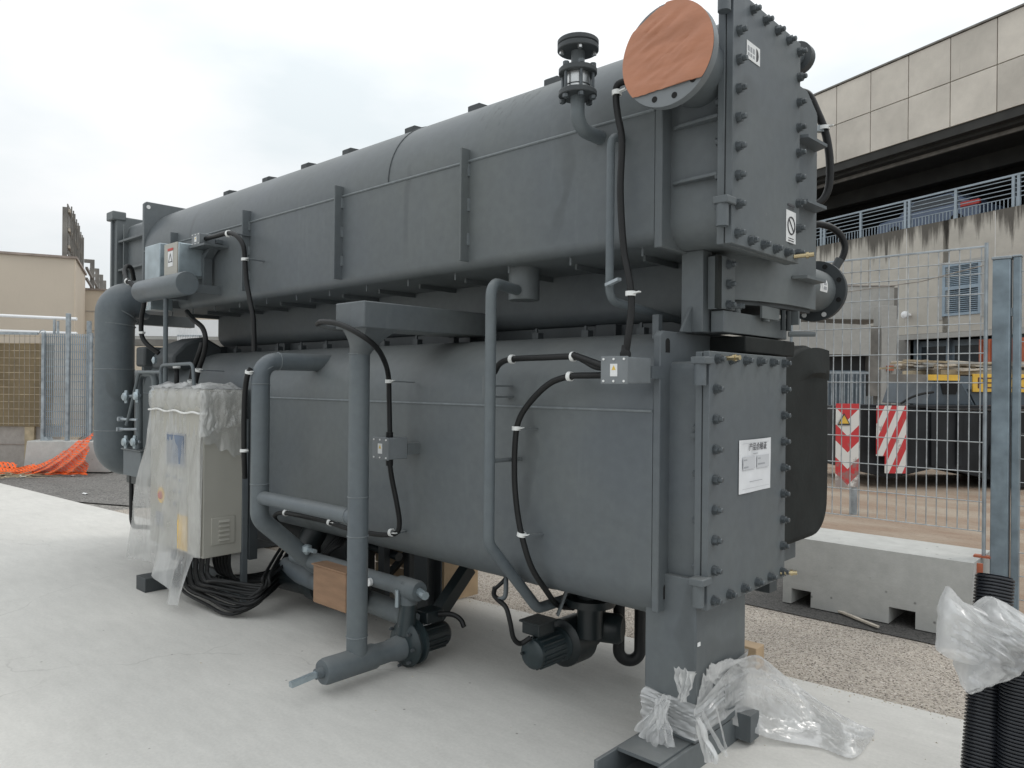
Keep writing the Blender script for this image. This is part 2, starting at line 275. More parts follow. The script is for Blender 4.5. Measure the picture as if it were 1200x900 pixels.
# ------------------------------------------------------------------ mesh builder
class MB:
    def __init__(s): s.v = []; s.f = []
    def add(s, vs, fs):
        b = len(s.v); s.v += [tuple(v) for v in vs]; s.f += [tuple(b+i for i in f) for f in fs]; return s
    def box(s, x0, x1, y0, y1, z0, z1):
        return s.add([(x0, y0, z0), (x1, y0, z0), (x1, y1, z0), (x0, y1, z0), (x0, y0, z1), (x1, y0, z1), (x1, y1, z1), (x0, y1, z1)],
                     [(3, 2, 1, 0), (4, 5, 6, 7), (0, 1, 5, 4), (1, 2, 6, 5), (2, 3, 7, 6), (3, 0, 4, 7)])
    def bar(s, p0, p1, w, h, up=(0, 0, 1)):
        p0, p1 = Vector(p0), Vector(p1); d = (p1-p0).normalized(); u = Vector(up)
        if abs(d.dot(u)) > .97: u = Vector((0, 1, 0))
        a = d.cross(u).normalized()*w/2; b = a.cross(d).normalized()*h/2
        return s.add([p0-a-b, p0+a-b, p0+a+b, p0-a+b, p1-a-b, p1+a-b, p1+a+b, p1-a+b],
                     [(0, 1, 2, 3), (7, 6, 5, 4), (1, 0, 4, 5), (2, 1, 5, 6), (3, 2, 6, 7), (0, 3, 7, 4)])
    def prism(s, prof, a, b, ax='x', caps=True):
        def q(t, p): return (t, p[0], p[1]) if ax == 'x' else ((p[0], t, p[1]) if ax == 'y' else (p[0], p[1], t))
        n = len(prof); vs = [q(a, p) for p in prof]+[q(b, p) for p in prof]
        fs = [(i, (i+1) % n, n+(i+1) % n, n+i) for i in range(n)]
        if caps: fs += [tuple(range(n-1, -1, -1)), tuple(range(n, 2*n))]
        return s.add(vs, fs)
    def lathe(s, p, d, prof, n=24, caps=True):
        p = Vector(p); d = Vector(d).normalized(); u = d.orthogonal().normalized(); w = d.cross(u)
        vs = []; m = len(prof)
        for (t, r) in prof:
            for k in range(n):
                a = 2*math.pi*k/n; vs.append(p+d*t+(u*math.cos(a)+w*math.sin(a))*max(r, 1e-4))
        fs = [(j*n+k, j*n+(k+1) % n, (j+1)*n+(k+1) % n, (j+1)*n+k) for j in range(m-1) for k in range(n)]
        if caps: fs += [tuple(range(n-1, -1, -1)), tuple((m-1)*n+k for k in range(n))]
        return s.add(vs, fs)
    def cyl(s, p0, p1, r, n=20, r1=None):
        p0, p1 = Vector(p0), Vector(p1); return s.lathe(p0, p1-p0, [(0, r), ((p1-p0).length, r if r1 is None else r1)], n)
    def tube(s, pts, r, n=10, caps=True):
        pts = [Vector(p) for p in pts]; m = len(pts); vs = []; nrm = None
        for i, p in enumerate(pts):
            t = ((pts[min(i+1, m-1)]-p).normalized()+(p-pts[max(i-1, 0)]).normalized()).normalized()
            if nrm is None: nrm = t.orthogonal().normalized()
            nrm = (nrm-t*nrm.dot(t)).normalized(); b = t.cross(nrm); rr = r[i] if isinstance(r, list) else r
            for k in range(n):
                a = 2*math.pi*k/n; vs.append(p+(nrm*math.cos(a)+b*math.sin(a))*rr)
        fs = [(j*n+k, j*n+(k+1) % n, (j+1)*n+(k+1) % n, (j+1)*n+k) for j in range(m-1) for k in range(n)]
        if caps: fs += [tuple(range(n-1, -1, -1)), tuple((m-1)*n+k for k in range(n))]
        return s.add(vs, fs)
    def grid(s, fn, nu, nv):
        vs = [fn(i/nu, j/nv) for j in range(nv+1) for i in range(nu+1)]
        return s.add(vs, [(j*(nu+1)+i, j*(nu+1)+i+1, (j+1)*(nu+1)+i+1, (j+1)*(nu+1)+i) for j in range(nv) for i in range(nu)])
    def mesh(s, name, m, smooth=True, fix=True):
        me = bpy.data.meshes.new(name); me.from_pydata(s.v, [], s.f); me.materials.append(m)
        if fix:
            bm = bmesh.new(); bm.from_mesh(me); bmesh.ops.recalc_face_normals(bm, faces=bm.faces); bm.to_mesh(me); bm.free()
        if smooth:
            me.shade_smooth()
            try: me.set_sharp_from_angle(angle=math.radians(38))
            except Exception: pass
        me.update(); return me
def rrect(y0, y1, z0, z1, r, n=6):
    r = r if isinstance(r, (list, tuple)) else [r]*4        # corners: y0z0, y1z0, y1z1, y0z1
    out = []
    for (cy, cz, sy, sz, a0, rr) in ((y0, z0, 1, 1, 180, r[0]), (y1, z0, -1, 1, 270, r[1]), (y1, z1, -1, -1, 0, r[2]), (y0, z1, 1, -1, 90, r[3])):
        if rr <= 0: out.append((cy, cz)); continue
        for k in range(n+1):
            a = math.radians(a0+90*k/n); out.append((cy+sy*rr+rr*math.cos(a), cz+sz*rr+rr*math.sin(a)))
    return out
def fillet(pts, R, n=6):
    pts = [Vector(p) for p in pts]; out = [pts[0]]
    for i in range(1, len(pts)-1):
        p = pts[i]; a = (pts[i-1]-p); b = (pts[i+1]-p); la, lb = a.length, b.length; a.normalize(); b.normalize()
        th = a.angle(b)
        if th > 3.1: out.append(p); continue
        d = min(R/math.tan(th/2), la*.49, lb*.49); r = d*math.tan(th/2); c = p+(a+b).normalized()*(r/math.sin(th/2))
        s0 = p+a*d-c; s1 = p+b*d-c; an = s0.angle(s1)
        for k in range(n+1):
            t = k/n; out.append(c+(s0*math.sin((1-t)*an)+s1*math.sin(t*an))/math.sin(an))
    out.append(pts[-1]); return out
def spline(pts, k=6):
    P = [Vector(p) for p in pts]; P = [2*P[0]-P[1]]+P+[2*P[-1]-P[-2]]; out = []
    for i in range(1, len(P)-2):
        for j in range(k):
            t = j/k; a, b, c, d = P[i-1:i+3]
            out.append(.5*(2*b+(c-a)*t+(2*a-5*b+4*c-d)*t*t+(3*b-a-3*c+d)*t**3))
    out.append(P[-2]); return out
def obj(name, mb, m, parent=None, bev=0, smooth=True, label=None, fix=True, seg=2):
    me = mb if isinstance(mb, bpy.types.Mesh) else mb.mesh(name, M[m] if isinstance(m, str) else m, smooth, fix)
    o = bpy.data.objects.new(name, me); COL.objects.link(o)
    if parent: setpar(o, parent)
    if bev:
        b = o.modifiers.new('bevel', 'BEVEL'); b.width = bev; b.segments = seg; b.limit_method = 'ANGLE'; b.angle_limit = math.radians(40)
    if label: o['label'] = label
    return o
ROOTINV = {}
def setpar(o, parent):
    o.parent = parent
    if parent.name in ROOTINV: o.matrix_parent_inverse = ROOTINV[parent.name]
def tag(o, label, cat, group=None):
    o['label'] = label; o['category'] = cat
    if group: o['group'] = group
    return o
def kind(o, k='structure'): o['kind'] = k; return o
def thing(name, label, cat, loc=(0, 0, 0), rotz=0, group=None, local=False):
    o = bpy.data.objects.new(name, None); COL.objects.link(o); o.empty_display_size = .2
    o.location = loc; o.rotation_euler = (0, 0, rotz); tag(o, label, cat, group)
    if not local: ROOTINV[o.name] = (Matrix.Translation(loc) @ Matrix.Rotation(rotz, 4, 'Z')).inverted()
    return o
def inst(src, name, parent, loc, rot=None, scale=None):
    o = bpy.data.objects.new(name, src if isinstance(src, bpy.types.Mesh) else src.data); COL.objects.link(o)
    setpar(o, parent); o.location = loc
    if rot: o.rotation_euler = rot
    if scale: o.scale = scale
    return o
def text(name, s, size, m, parent, org, ax, up, depth=.0006, align='LEFT'):
    c = bpy.data.curves.new(name, 'FONT'); c.body = s; c.size = size; c.extrude = depth; c.align_x = align
    t = bpy.data.objects.new(name, c); COL.objects.link(t); bpy.context.view_layer.update()
    me = bpy.data.meshes.new_from_object(t.evaluated_get(bpy.context.evaluated_depsgraph_get())); bpy.data.objects.remove(t)
    X = Vector(ax).normalized(); Yv = Vector(up).normalized(); Zv = X.cross(Yv)
    mw = Matrix(((X.x, Yv.x, Zv.x, org[0]), (X.y, Yv.y, Zv.y, org[1]), (X.z, Yv.z, Zv.z, org[2]), (0, 0, 0, 1))); me.transform(mw)
    me.materials.clear(); me.materials.append(M[m]); o = bpy.data.objects.new(name, me); COL.objects.link(o)
    if parent: setpar(o, parent)
    return o
# ------------------------------------------------------------------ ground
def sheet(name, pts, z, m):
    return kind(obj(name, MB().add([(x, y, z) for x, y in pts], [tuple(range(len(pts)))]), m, smooth=False))
sheet('ground', [(-400, -400), (400, -400), (400, 400), (-400, 400)], -.034, 'asphalt_pale')
sheet('dirt_yard', [(-6.5, 5.7), (14, 5.7), (14, 26), (-6.5, 26)], -.022, 'dirt')
sheet('gravel_strip', [(-9.4, 2.9), (14, 4.2), (14, 5.9), (-9.0, 5.9)], -.012, 'gravel')
sheet('asphalt_strip', [(-3.2, 4.95), (-1.35, 4.955), (3.5, 4.94), (3.5, 5.95), (-3.2, 5.95)], -.006, 'asphalt')
sheet('asphalt_patch', [(-14.2, 2.6), (-10.4, 3.25), (-9.3, 3.75), (-9.9, 4.6), (-13.2, 5.0), (-15.0, 4.2)], -.018, 'asphalt_mid')
bx_ = MB()
n = 40; edge = [(-22+34*i/n, 3.965+.0735*(-22+34*i/n)+.012*noise.noise((i*.9, 3, 1))) for i in range(n+1)]
bx_.prism([(-22, -16), (12, -16)]+edge[::-1], -.09, 0, 'z'); kind(obj('concrete_slab', bx_, 'slab', smooth=False))
# loose grit and pebbles on the pale paving
pb = MB()
for i in range(1900):
    x = random.uniform(-6, 2.5); y = random.uniform(3.97+.0735*x-.02, 4.95); r = random.choice([.004, .005, .006, .009])
    if i > 900: x = random.uniform(-4.2, 1.2); y = 3.965+.0735*x+random.gauss(0.03, .05); r *= .8
    elif random.random() < .10: x = random.uniform(-4.5, 0); y = random.uniform(1.8, 3.8); r *= .7
    z0 = -.0115 if y > 3.965+.0735*x else 0
    a = random.random()*6; q = [(x+r*math.cos(a+k*2.09)*random.uniform(.7, 1.3), y+r*math.sin(a+k*2.09)*random.uniform(.7, 1.3), z0) for k in range(3)]
    pb.add(q+[(x, y, z0+r*.9)], [(0, 1, 3), (1, 2, 3), (2, 0, 3)])
kind(obj('pebbles', pb, 'stick', smooth=False), 'stuff')
# ------------------------------------------------------------------ concrete barrier under the fence
def barrier_profile(y, zt, w, foot):   # y = front base
    return [(y, 0), (y+2*foot+w, 0), (y+2*foot+w-.006, .14), (y+foot+w, zt), (y+foot, zt), (y+.012, .24), (y+.006, .14)]
bt = thing('concrete_barrier', 'low grey concrete barrier block with two drainage notches under the mesh fence', 'barrier', (-1.55, 5.35, 0))
prof = barrier_profile(5.165, .455, .50, .035)
segs = [(-2.15, -2.09, 0), (-2.09, -1.955, 1), (-1.955, -1.46, 0), (-1.46, -1.305, 1), (-1.305, -1.0, 0)]
bb = MB()
for a, b, cut in segs:
    pf = [(p[0], .105 if (cut and p[1] < .105) else p[1]) for p in prof]
    if cut: pf = [(5.1705, .105), (5.7295, .105), (5.729, .14), (5.70, .455), (5.20, .455), (5.177, .24), (5.171, .14)]
    bb.prism(pf, a, b, 'x', caps=True)
obj('body', bb, 'barrier', bt, smooth=False)
for p in ((-1.891, 5.222, 0.268), (-1.166, 5.222, 0.272)):
    obj('lifting_hole', MB().cyl((p[0], 5.196, p[2]), (p[0], 5.25, p[2]), .014, 12), 'hole', bt)
obj('joint_bar', MB().bar((-.985, 5.30, .05), (-.985, 5.30, .44), .03, .02), 'rust_red', bt)
# mesh fence panel
ft = thing('mesh_fence_panel', 'temporary welded wire mesh fence panel standing on the concrete barrier', 'fence', (-1.5, 5.42, .455))
fm = {'v': MB().cyl((0, 0, 0), (0, 0, 1.77), .0040, 6).mesh('wire', M['wire']), 'h': MB().cyl((0, 0, 0), (1.22, 0, 0), .0036, 6).mesh('wire', M['wire'])}
for i in range(21): inst(fm['v'], 'wire', ft, (-2.205+.0595*i, 5.42, .615))
for i, z in enumerate((.617, .80, .985, 1.17, 1.355, 1.54, 1.725, 1.91, 2.095, 2.22, 2.30, 2.383)):
    inst(fm['h'], 'wire', ft, (-2.21, 5.416, z))
obj('end_post', MB().cyl((-.988, 5.42, .455), (-.988, 5.42, 2.41), .011, 10), 'galv', ft)
obj('end_post', MB().cyl((-2.21, 5.42, .455), (-2.21, 5.42, 2.41), .011, 10), 'galv', ft)
obj('top_rail', MB().cyl((-2.21, 5.42, 2.388), (-.985, 5.42, 2.388), .006, 8), 'galv', ft)
obj('brace_wire', MB().tube([(-2.2, 5.41, 2.14), (-1.35, 5.41, 2.20), (-1.0, 5.41, 2.27)], .003, 6), 'rustwire', ft)
obj('foot_plate', MB().box(-1.04, -.95, 5.40, 5.45, .456, .468), 'rust_red', ft)
# galvanised gate posts at the right edge
pt = thing('gate_post', 'wide galvanised steel post right of the mesh fence panel', 'post', (-.9, 5.45, 0))
obj('tube', MB().box(-.956, -.862, 5.42, 5.50, 0, 2.30), 'galv_blue', pt, bev=.006)
obj('cap', MB().box(-.961, -.857, 5.415, 5.505, 2.30, 2.318), 'galv', pt, bev=.004)
pt = thing('gate_stile', 'narrower galvanised upright set close behind the wide post', 'post', (-.82, 5.47, 0))
obj('tube', MB().box(-.852, -.812, 5.44, 5.50, .02, 2.31), 'galv_blue', pt, bev=.005)
obj('cap', MB().box(-.856, -.808, 5.436, 5.504, 2.31, 2.322), 'galv', pt, bev=.003)
obj('hinge_strap', MB().box(-.8615, -.8525, 5.45, 5.48, 1.95, 2.0), 'galv', pt)
ft = thing('mesh_gate_panel', 'welded wire gate leaf continuing past the right edge behind the posts', 'fence', (-.2, 5.5, 0))
gh = MB().cyl((0, 0, 0), (1.2, 0, 0), .003, 5).mesh('wire', M['wire']); gv = MB().cyl((0, 0, 0), (0, 0, 2.0), .0025, 5).mesh('wire', M['wire'])
for i in range(15): inst(gh, 'wire', ft, (-.812, 5.47, .22+i*.143))
for i in range(20): inst(gv, 'wire', ft, (-.755+.06*i, 5.474, .2))
# ------------------------------------------------------------------ chevron post and litter in the yard
ct = thing('chevron_board', 'battered red and white chevron warning board with small triangle sign on a pole', 'warning sign', (-2.891, 8.745, 0))
cb = (-3.12, 9.353, 1.314); A0 = 0.7426
o = obj('board', MB().box(-.14, .14, -.006, .006, -1.0, 0), 'chev', None); o.rotation_euler = (0, 0, A0); o.location = cb
o.parent = ct; o.matrix_parent_inverse = ROOTINV[ct.name]
p0 = (-3.083, 9.468, 0.109); obj('pole', MB().cyl((p0[0], p0[1], -.03), (p0[0], p0[1], 1.2), .045, 14), 'galv', ct)
p1 = (-3.147, 9.308, 1.12); e = Vector((math.cos(A0), math.sin(A0), 0))
pa, pu = Vector(p1), Vector((0, 0, 1)); nn = Vector((math.sin(A0), -math.cos(A0), 0))
def tri(s, off, name, m): 
    q = [pa+nn*off+e*s*.62+pu*-s*.5, pa+nn*off-e*s*.62-pu*s*.5, pa+nn*off+pu*s*.62]
    obj(name, MB().add([*q, *[v+nn*.002 for v in q]], [(0, 1, 2), (5, 4, 3), (0, 3, 4, 1), (1, 4, 5, 2), (2, 5, 3, 0)]), m, ct, smooth=False)
tri(.13, .002, 'triangle_border', 'ink'); tri(.09, .005, 'triangle_face', 'sign_yellow')
# ------------------------------------------------------------------ black tipping skip behind the fence
tk = thing('skip_trailer', 'black steel skip trailer with yellow danger sign parked behind the mesh fence', 'trailer', (-3.097, 12.768, 0), A0, local=True)
def tb(name, a, b, y0, y1, m, bev=.0, **k):     # box from two corners (x, z) in the trailer's own frame
    return obj(name, MB().box(min(a[0], b[0]), max(a[0], b[0]), y0, y1, min(a[1], b[1]), max(a[1], b[1])), m, tk, bev=bev, **k)
body = obj('body', MB().prism([(-1.0, 1.20), (-1.0, .22), (-.55, .12), (.2, .30), (1.2, .06), (3.4, .06), (3.4, 1.16), (.55, 1.17)], 0, 1.9, 'y'), 'truckblack', tk, bev=.01)
for x in (-.35, .05, .45, .85, 1.3): obj('rib', MB().box(x, x+.07, -.05, -.002, .32, 1.15), 'truckblack', body, bev=.008)
obj('rim', MB().box(-1.05, 3.4, -.06, .04, 1.205, 1.255), 'truckblack', tk, bev=.01)
hop = obj('hopper', MB().prism([(.05, 1.256), (.78, 1.256), (.52, 1.72), (.20, 1.72)], .1, 1.5, 'y'), 'truckblue', tk, bev=.01)
obj('recess', MB().prism([(.30, 1.42), (.50, 1.42), (.56, 1.60), (.26, 1.60)], .085, .098, 'y'), 'hole', hop)
obj('yellow_band', MB().box(.04, .54, .06, .098, 1.63, 1.72), 'sign_yellow', tk)
obj('pale_band', MB().box(-.55, .03, .06, .098, 1.60, 1.72), 'oldsteel', tk)
obj('side_plate', MB().prism([(.80, 1.256), (3.2, 1.256), (3.2, 1.50), (.68, 1.50)], .07, .12, 'y'), 'truckblue', tk)
sg = obj('danger_sign', MB().box(.72, 2.02, .02, .05, 1.46, 1.735), 'sign_yellow', tk, bev=.004)
text('lettering', 'PERICOLO', .245, 'ink_brown', sg, (.775, .0185, 1.515), (1, 0, 0), (0, 0, 1))
obj('hose', MB().tube(spline([(-.38, .03, 1.27), (-.25, .0, 1.36), (-.08, .0, 1.42), (.12, .03, 1.45)]), .018, 8), 'cable', tk)
dg = obj('striped_panel', MB().prism([(-.22, 0), (-.22, -.76), (-.09, -.76), (-.09, -1.02), (.22, -1.02), (.22, 0)], -.012, .012, 'y'), 'diag', tk); dg.location = (-.62, -.16, 1.24)
for (x, y) in ((1.35, -.12), (2.45, -.12)):
    w = obj('wheel', MB().lathe((x, y, .42), (0, 1, 0), [(0, .24), (.0, .40), (.03, .43), (.20, .43), (.23, .40), (.23, .24)], 28), 'tyre', tk)
    obj('rim_disc', MB().lathe((x, y+.02, .42), (0, 1, 0), [(0, .05), (-.02, .09), (.03, .12), (.05, .235), (.15, .235)], 20), 'oldsteel', w)
obj('beam', MB().bar((-.9, .1, .30), (.9, .1, .42), .06, .05), 'oldsteel', tk)
for k in range(60):   # waste boards heaped on top
    x = random.uniform(-.05, 1.9); z = 1.80+random.uniform(0, .13); a = random.uniform(-.1, .1)
    obj('board', MB().bar((x-.35, .3+random.uniform(-.2, .5), z-a*.3), (x+random.uniform(.2, .5), .3+random.uniform(-.2, .5), z+a*.3), .10, .03), random.choice(['stick', 'stick', 'straw', 'ledge']), tk)
obj('load_base', MB().box(.3, 2.5, .15, 1.3, 1.725, 1.80), 'straw', tk)
BO = (-4.29, 27.283, 0); BA = -0.37809
st = thing('orange_container', 'rust orange corrugated container behind the yellow danger sign', 'container', BO, BA, local=True)
c0 = (0.643, -2.6, 2.135); c1 = (0.636, -2.6, 2.91)
pr = []
for i in range(30): pr += [(c0[0]+.13*i, -2.6), (c0[0]+.13*i+.05, -2.6), (c0[0]+.13*i+.065, -2.54), (c0[0]+.13*i+.115, -2.54)]
obj('body', MB().prism(pr+[(c0[0]+3.9, -.8), (c0[0], -.8)], .1, c1[2], 'z'), 'rust_red', st, smooth=False)
# ------------------------------------------------------------------ concrete car-park building on the right
bd = thing('parking_building', 'concrete multi-storey car park with precast parapet panels and stained wall', 'building', BO, BA, local=True)
XL, XR = -26., 16.
obj('parapet_wall', MB().box(XL, XR, .10, .35, 10.17, 13.14), 'oldcon', bd)
pm = {}
for r, (z0, z1) in enumerate(((10.17, 11.64), (11.665, 13.12))):
    me = MB().box(.017, 1.508, 0, .10, z0+.004, z1-.004).mesh('panel', M['panel'], smooth=False)
    for i in range(-17, 11):
        inst(me, 'parapet_panel', bd, (-.517+1.525*i, 0, 0))
obj('coping', MB().box(XL, XR, -.05, .42, 13.14, 13.20), 'oldsteel', bd)
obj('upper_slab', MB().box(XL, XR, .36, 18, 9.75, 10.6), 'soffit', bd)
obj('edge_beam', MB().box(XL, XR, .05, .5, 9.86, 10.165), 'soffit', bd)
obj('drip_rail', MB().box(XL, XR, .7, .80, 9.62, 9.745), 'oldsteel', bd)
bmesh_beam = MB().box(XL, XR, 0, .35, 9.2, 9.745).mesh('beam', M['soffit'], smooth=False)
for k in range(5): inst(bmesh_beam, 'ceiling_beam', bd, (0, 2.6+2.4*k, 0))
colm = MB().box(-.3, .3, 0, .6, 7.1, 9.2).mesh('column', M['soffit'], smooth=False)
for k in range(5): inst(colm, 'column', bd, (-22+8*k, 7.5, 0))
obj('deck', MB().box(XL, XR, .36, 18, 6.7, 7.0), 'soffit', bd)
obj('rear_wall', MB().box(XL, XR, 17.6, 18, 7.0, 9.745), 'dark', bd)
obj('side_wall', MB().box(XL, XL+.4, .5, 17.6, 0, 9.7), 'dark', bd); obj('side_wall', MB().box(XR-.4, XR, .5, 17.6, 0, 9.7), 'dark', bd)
wl = [-26.]+[-.528+1.527*i for i in range(-16, 11)]
for a, b in zip(wl[:-1], wl[1:]):
    w = MB()
    if -2.6 < a < -1.5:     # panel that holds the shutter: left open for the window
        w.box(a+.008, -2.235, .0, .35, 3.38, 7.10); w.box(-.94, b-.008, .0, .35, 3.38, 7.10); w.box(-2.235, -.94, 0, .35, 3.38, 3.91); w.box(-2.235, -.94, 0, .35, 5.62, 7.10)
    else: w.box(a+.008, b-.008, 0, .35, 3.38, 7.10)
    obj('wall_panel', w, 'stained', bd, smooth=False)
for a in wl[1:-1]:
    if -4 < a < 2: obj('joint_strip', MB().box(a-.012, a+.012, .004, .05, 3.4, 7.08), 'whitepanel', bd)
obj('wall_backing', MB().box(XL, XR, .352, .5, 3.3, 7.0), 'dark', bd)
sh = obj('window_frame', MB().box(-2.235, -2.14, -.03, .1, 3.912, 5.618).box(-1.035, -.94, -.03, .1, 3.912, 5.618).box(-2.139, -1.036, -.03, .1, 3.912, 4.0).box(-2.139, -1.036, -.03, .1, 4.76, 4.88).box(-2.139, -1.036, -.03, .1, 5.53, 5.618), 'shutter', bd, smooth=False)
sl = MB().bar((-2.138, .02, 0), (-1.037, .02, 0), .07, .018, up=(0, .6, 1)).mesh('slat', M['shutter'], smooth=False)
for k in range(11): inst(sl, 'slat', sh, (0, 0, 4.035+.066*k)); inst(sl, 'slat', sh, (0, 0, 4.915+.057*k))
obj('window_surround', MB().box(-2.36, -2.238, -.02, .02, 3.8, 5.70).box(-.938, -.84, -.02, .02, 3.8, 5.70).box(-2.2375, -.9385, -.02, .02, 5.621, 5.70), 'ledge', bd, smooth=False)
obj('wall_lamp', MB().lathe((-3.42, -.2, 4.05), (0, -1, 0), [(-.2, .05), (0, .07), (.02, .13), (.12, .12), (.16, .04)], 14), 'whitepanel', bd)
# ground floor: dark bays with blue-grey doors
obj('lintel', MB().box(XL, XR, .0, .30, 3.20, 3.372), 'ledge', bd)
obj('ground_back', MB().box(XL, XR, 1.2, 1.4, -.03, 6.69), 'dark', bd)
for i, x in enumerate((-3.45, -2.25, -1.05, .15, 1.35)):
    dr = obj('door', MB().box(x, x+1.12, .5, .56, -.02, 3.15), 'doorblue', bd, bev=.01)
    obj('glass', MB().box(x+.12, x+1.0, .49, .498, 2.3, 2.95), 'glass', dr); obj('panel', MB().box(x+.12, x+1.0, .48, .498, 1.2, 2.1), 'doorblue', dr, bev=.01)
    obj('transom', MB().box(x+.05, x+1.07, .47, .498, 2.15, 2.22), 'shutter', dr)
    obj('pier', MB().box(x-.08, x, .35, .6, -.02, 3.19), 'doorblue', bd)
obj('plinth_wall', MB().box(-9, -3.62, -.3, .3, -.02, 3.19), 'ledge', bd)
obj('vent_opening', MB().box(-6.6, -4.0, -.33, -.302, 1.9, 2.55), 'dark', bd)
gr_ = obj('vent_grille', MB().box(-6.6, -3.9, -.40, -.36, 1.78, 1.86), 'galv', bd)
for k in range(24): obj('grille_bar', MB().box(-6.55+k*.115, -6.52+k*.115, -.39, -.35, .3, 1.775), 'galv', gr_)
obj('drain_pipe', MB().cyl((-3.75, -.40, 0), (-3.75, -.40, 3.1), .09, 14), 'whitepanel', bd)
# car-park railing
rl = thing('deck_railing', 'blue-grey steel railing along the open upper car deck', 'railing', BO, BA, local=True)
rb = MB().box(XL, XR, .165, .20, 0, .05).mesh('rail', M['rail'], smooth=False)
for z in (7.42, 7.56, 7.70, 7.84, 7.98): inst(rb, 'rail', rl, (0, 0, z), scale=(1, 1, .45))
obj('handrail', MB().box(XL, XR, .15, .215, 8.08, 8.14), 'rail', rl)
pm_ = MB().box(-.045, .045, .15, .22, 7.08, 8.079).mesh('post', M['rail'], smooth=False)
for i in range(-12, 8):
    for d in ((0, .16) if i % 2 else (0,)): inst(pm_, 'post', rl, (-1.93+1.84*i+d, 0, 0))
bal = MB()
bm_ = MB().box(-.012, .012, .17, .194, 7.10, 7.418).mesh('baluster', M['rail'], smooth=False)
for i in range(110): inst(bm_, 'baluster', rl, (-11+.125*i, 0, 0))
# car parked on the deck, seen through the railing
cr = thing('parked_car', 'blue-grey hatchback with red tail light parked behind the deck railing', 'car', BO, BA, local=True)
cx0 = -6.0; cw = [(0, .25), (.0, .62), (.12, .85), (.95, .95), (1.55, 1.38), (3.0, 1.42), (3.65, 1.0), (3.95, .88), (4.0, .5), (3.98, .25)]
obj('body', MB().prism([(cx0+x, 7.0+z) for x, z in cw], 1.5, 3.1, 'y'), 'carblue', cr, bev=.06)
obj('window', MB().prism([(cx0+x, 7.0+z) for x, z in ((1.15, .98), (1.62, 1.32), (2.95, 1.35), (3.4, 1.0))], 1.485, 1.51, 'y'), 'glass', cr)
obj('tail_light', MB().box(cx0+3.35, cx0+4.02, 1.48, 1.6, 7.80, 7.98), 'carred', cr, bev=.02)
for x in (.8, 3.2): obj('wheel', MB().lathe((cx0+x, 1.47, 7.31), (0, 1, 0), [(0, .12), (0, .28), (.03, .31), (.2, .31)], 20), 'tyre', cr)
lm = thing('ceiling_lamp', 'small lit round lamp under the dark car deck ceiling', 'lamp', BO, BA, local=True)
q = (-1.981, 3.8, 10.504); obj('housing', MB().lathe(q, (0, 0, 1), [(0, .16), (.10, .12), (.14, .03), (.5, .03)], 14), 'oldsteel', lm)
ml = bpy.data.materials.new('lamp_glow'); N_ = NT(ml); N_.b.inputs['Emission Color'].default_value = (1, .75, .45, 1); N_.b.inputs['Emission Strength'].default_value = 3
M['glow'] = ml; obj('bulb', MB().lathe((q[0], q[1], q[2]-.051), (0, 0, 1), [(-.05, .02), (-.02, .08), (.05, .09)], 12), 'glow', lm)
# projecting concrete ledges, turned towards the yard
lg = Vector((-6.04, 21.604, 1.484)); 
rmp = thing('concrete_ledge', 'plain grey concrete ledge box left of the shutter window', 'concrete ledge', (lg.x, lg.y, 0), A0, local=True)
obj('slab', MB().box(-3.4, 0, 0, 4.5, 3.33, 4.22), 'ledge', rmp, bev=.01, smooth=False); obj('side_strip', MB().box(.001, .10, .01, .69, 3.35, 4.19), 'oldsteel', rmp)
obj('cap', MB().box(-3.42, .02, -.03, 4.5, 4.221, 4.245), 'oldcon', rmp)
lg = Vector((-6.168, 20.13, 1.479))
rmp = thing('stair_wall', 'lower concrete wall box below the ledge with a dark opening under it', 'concrete wall', (lg.x, lg.y, 0), A0, local=True)
obj('wall', MB().prism([(-2.8, 2.35), (0, 2.35), (0, 3.10), (-2.8, 3.20)], 0, .5, 'y'), 'ledge', rmp, smooth=False)
obj('side_slab', MB().box(.002, .30, .12, .5, 1.3, 3.09), 'oldsteel', rmp, smooth=False)
obj('pilaster', MB().box(.30, .68, .05, .5, 0, 3.6), 'ledge', rmp, bev=.01, smooth=False)
obj('recess', MB().box(-2.8, .001, .3, .5, 1.95, 2.349), 'dark', rmp); obj('lower_wall', MB().box(-2.8, .001, .25, .5, 0, 1.949), 'doorblue', rmp)
gri = obj('grille_rail', MB().box(-2.8, 0, .05, .09, 1.86, 1.92), 'galv', rmp)
for k in range(26): obj('grille_bar', MB().box(-2.75+k*.105, -2.72+k*.105, .06, .10, .3, 1.859), 'galv', gri)
for (x, z) in ((.42, 1.95),): obj('hydrant_box', MB().box(x, x+.16, -.02, .045, z, z+.13), 'rust_red', rmp); 
obj('conduit_pipe', MB().cyl((.50, .0, .2), (.50, .0, 1.95), .025, 8), 'oldsteel', rmp)
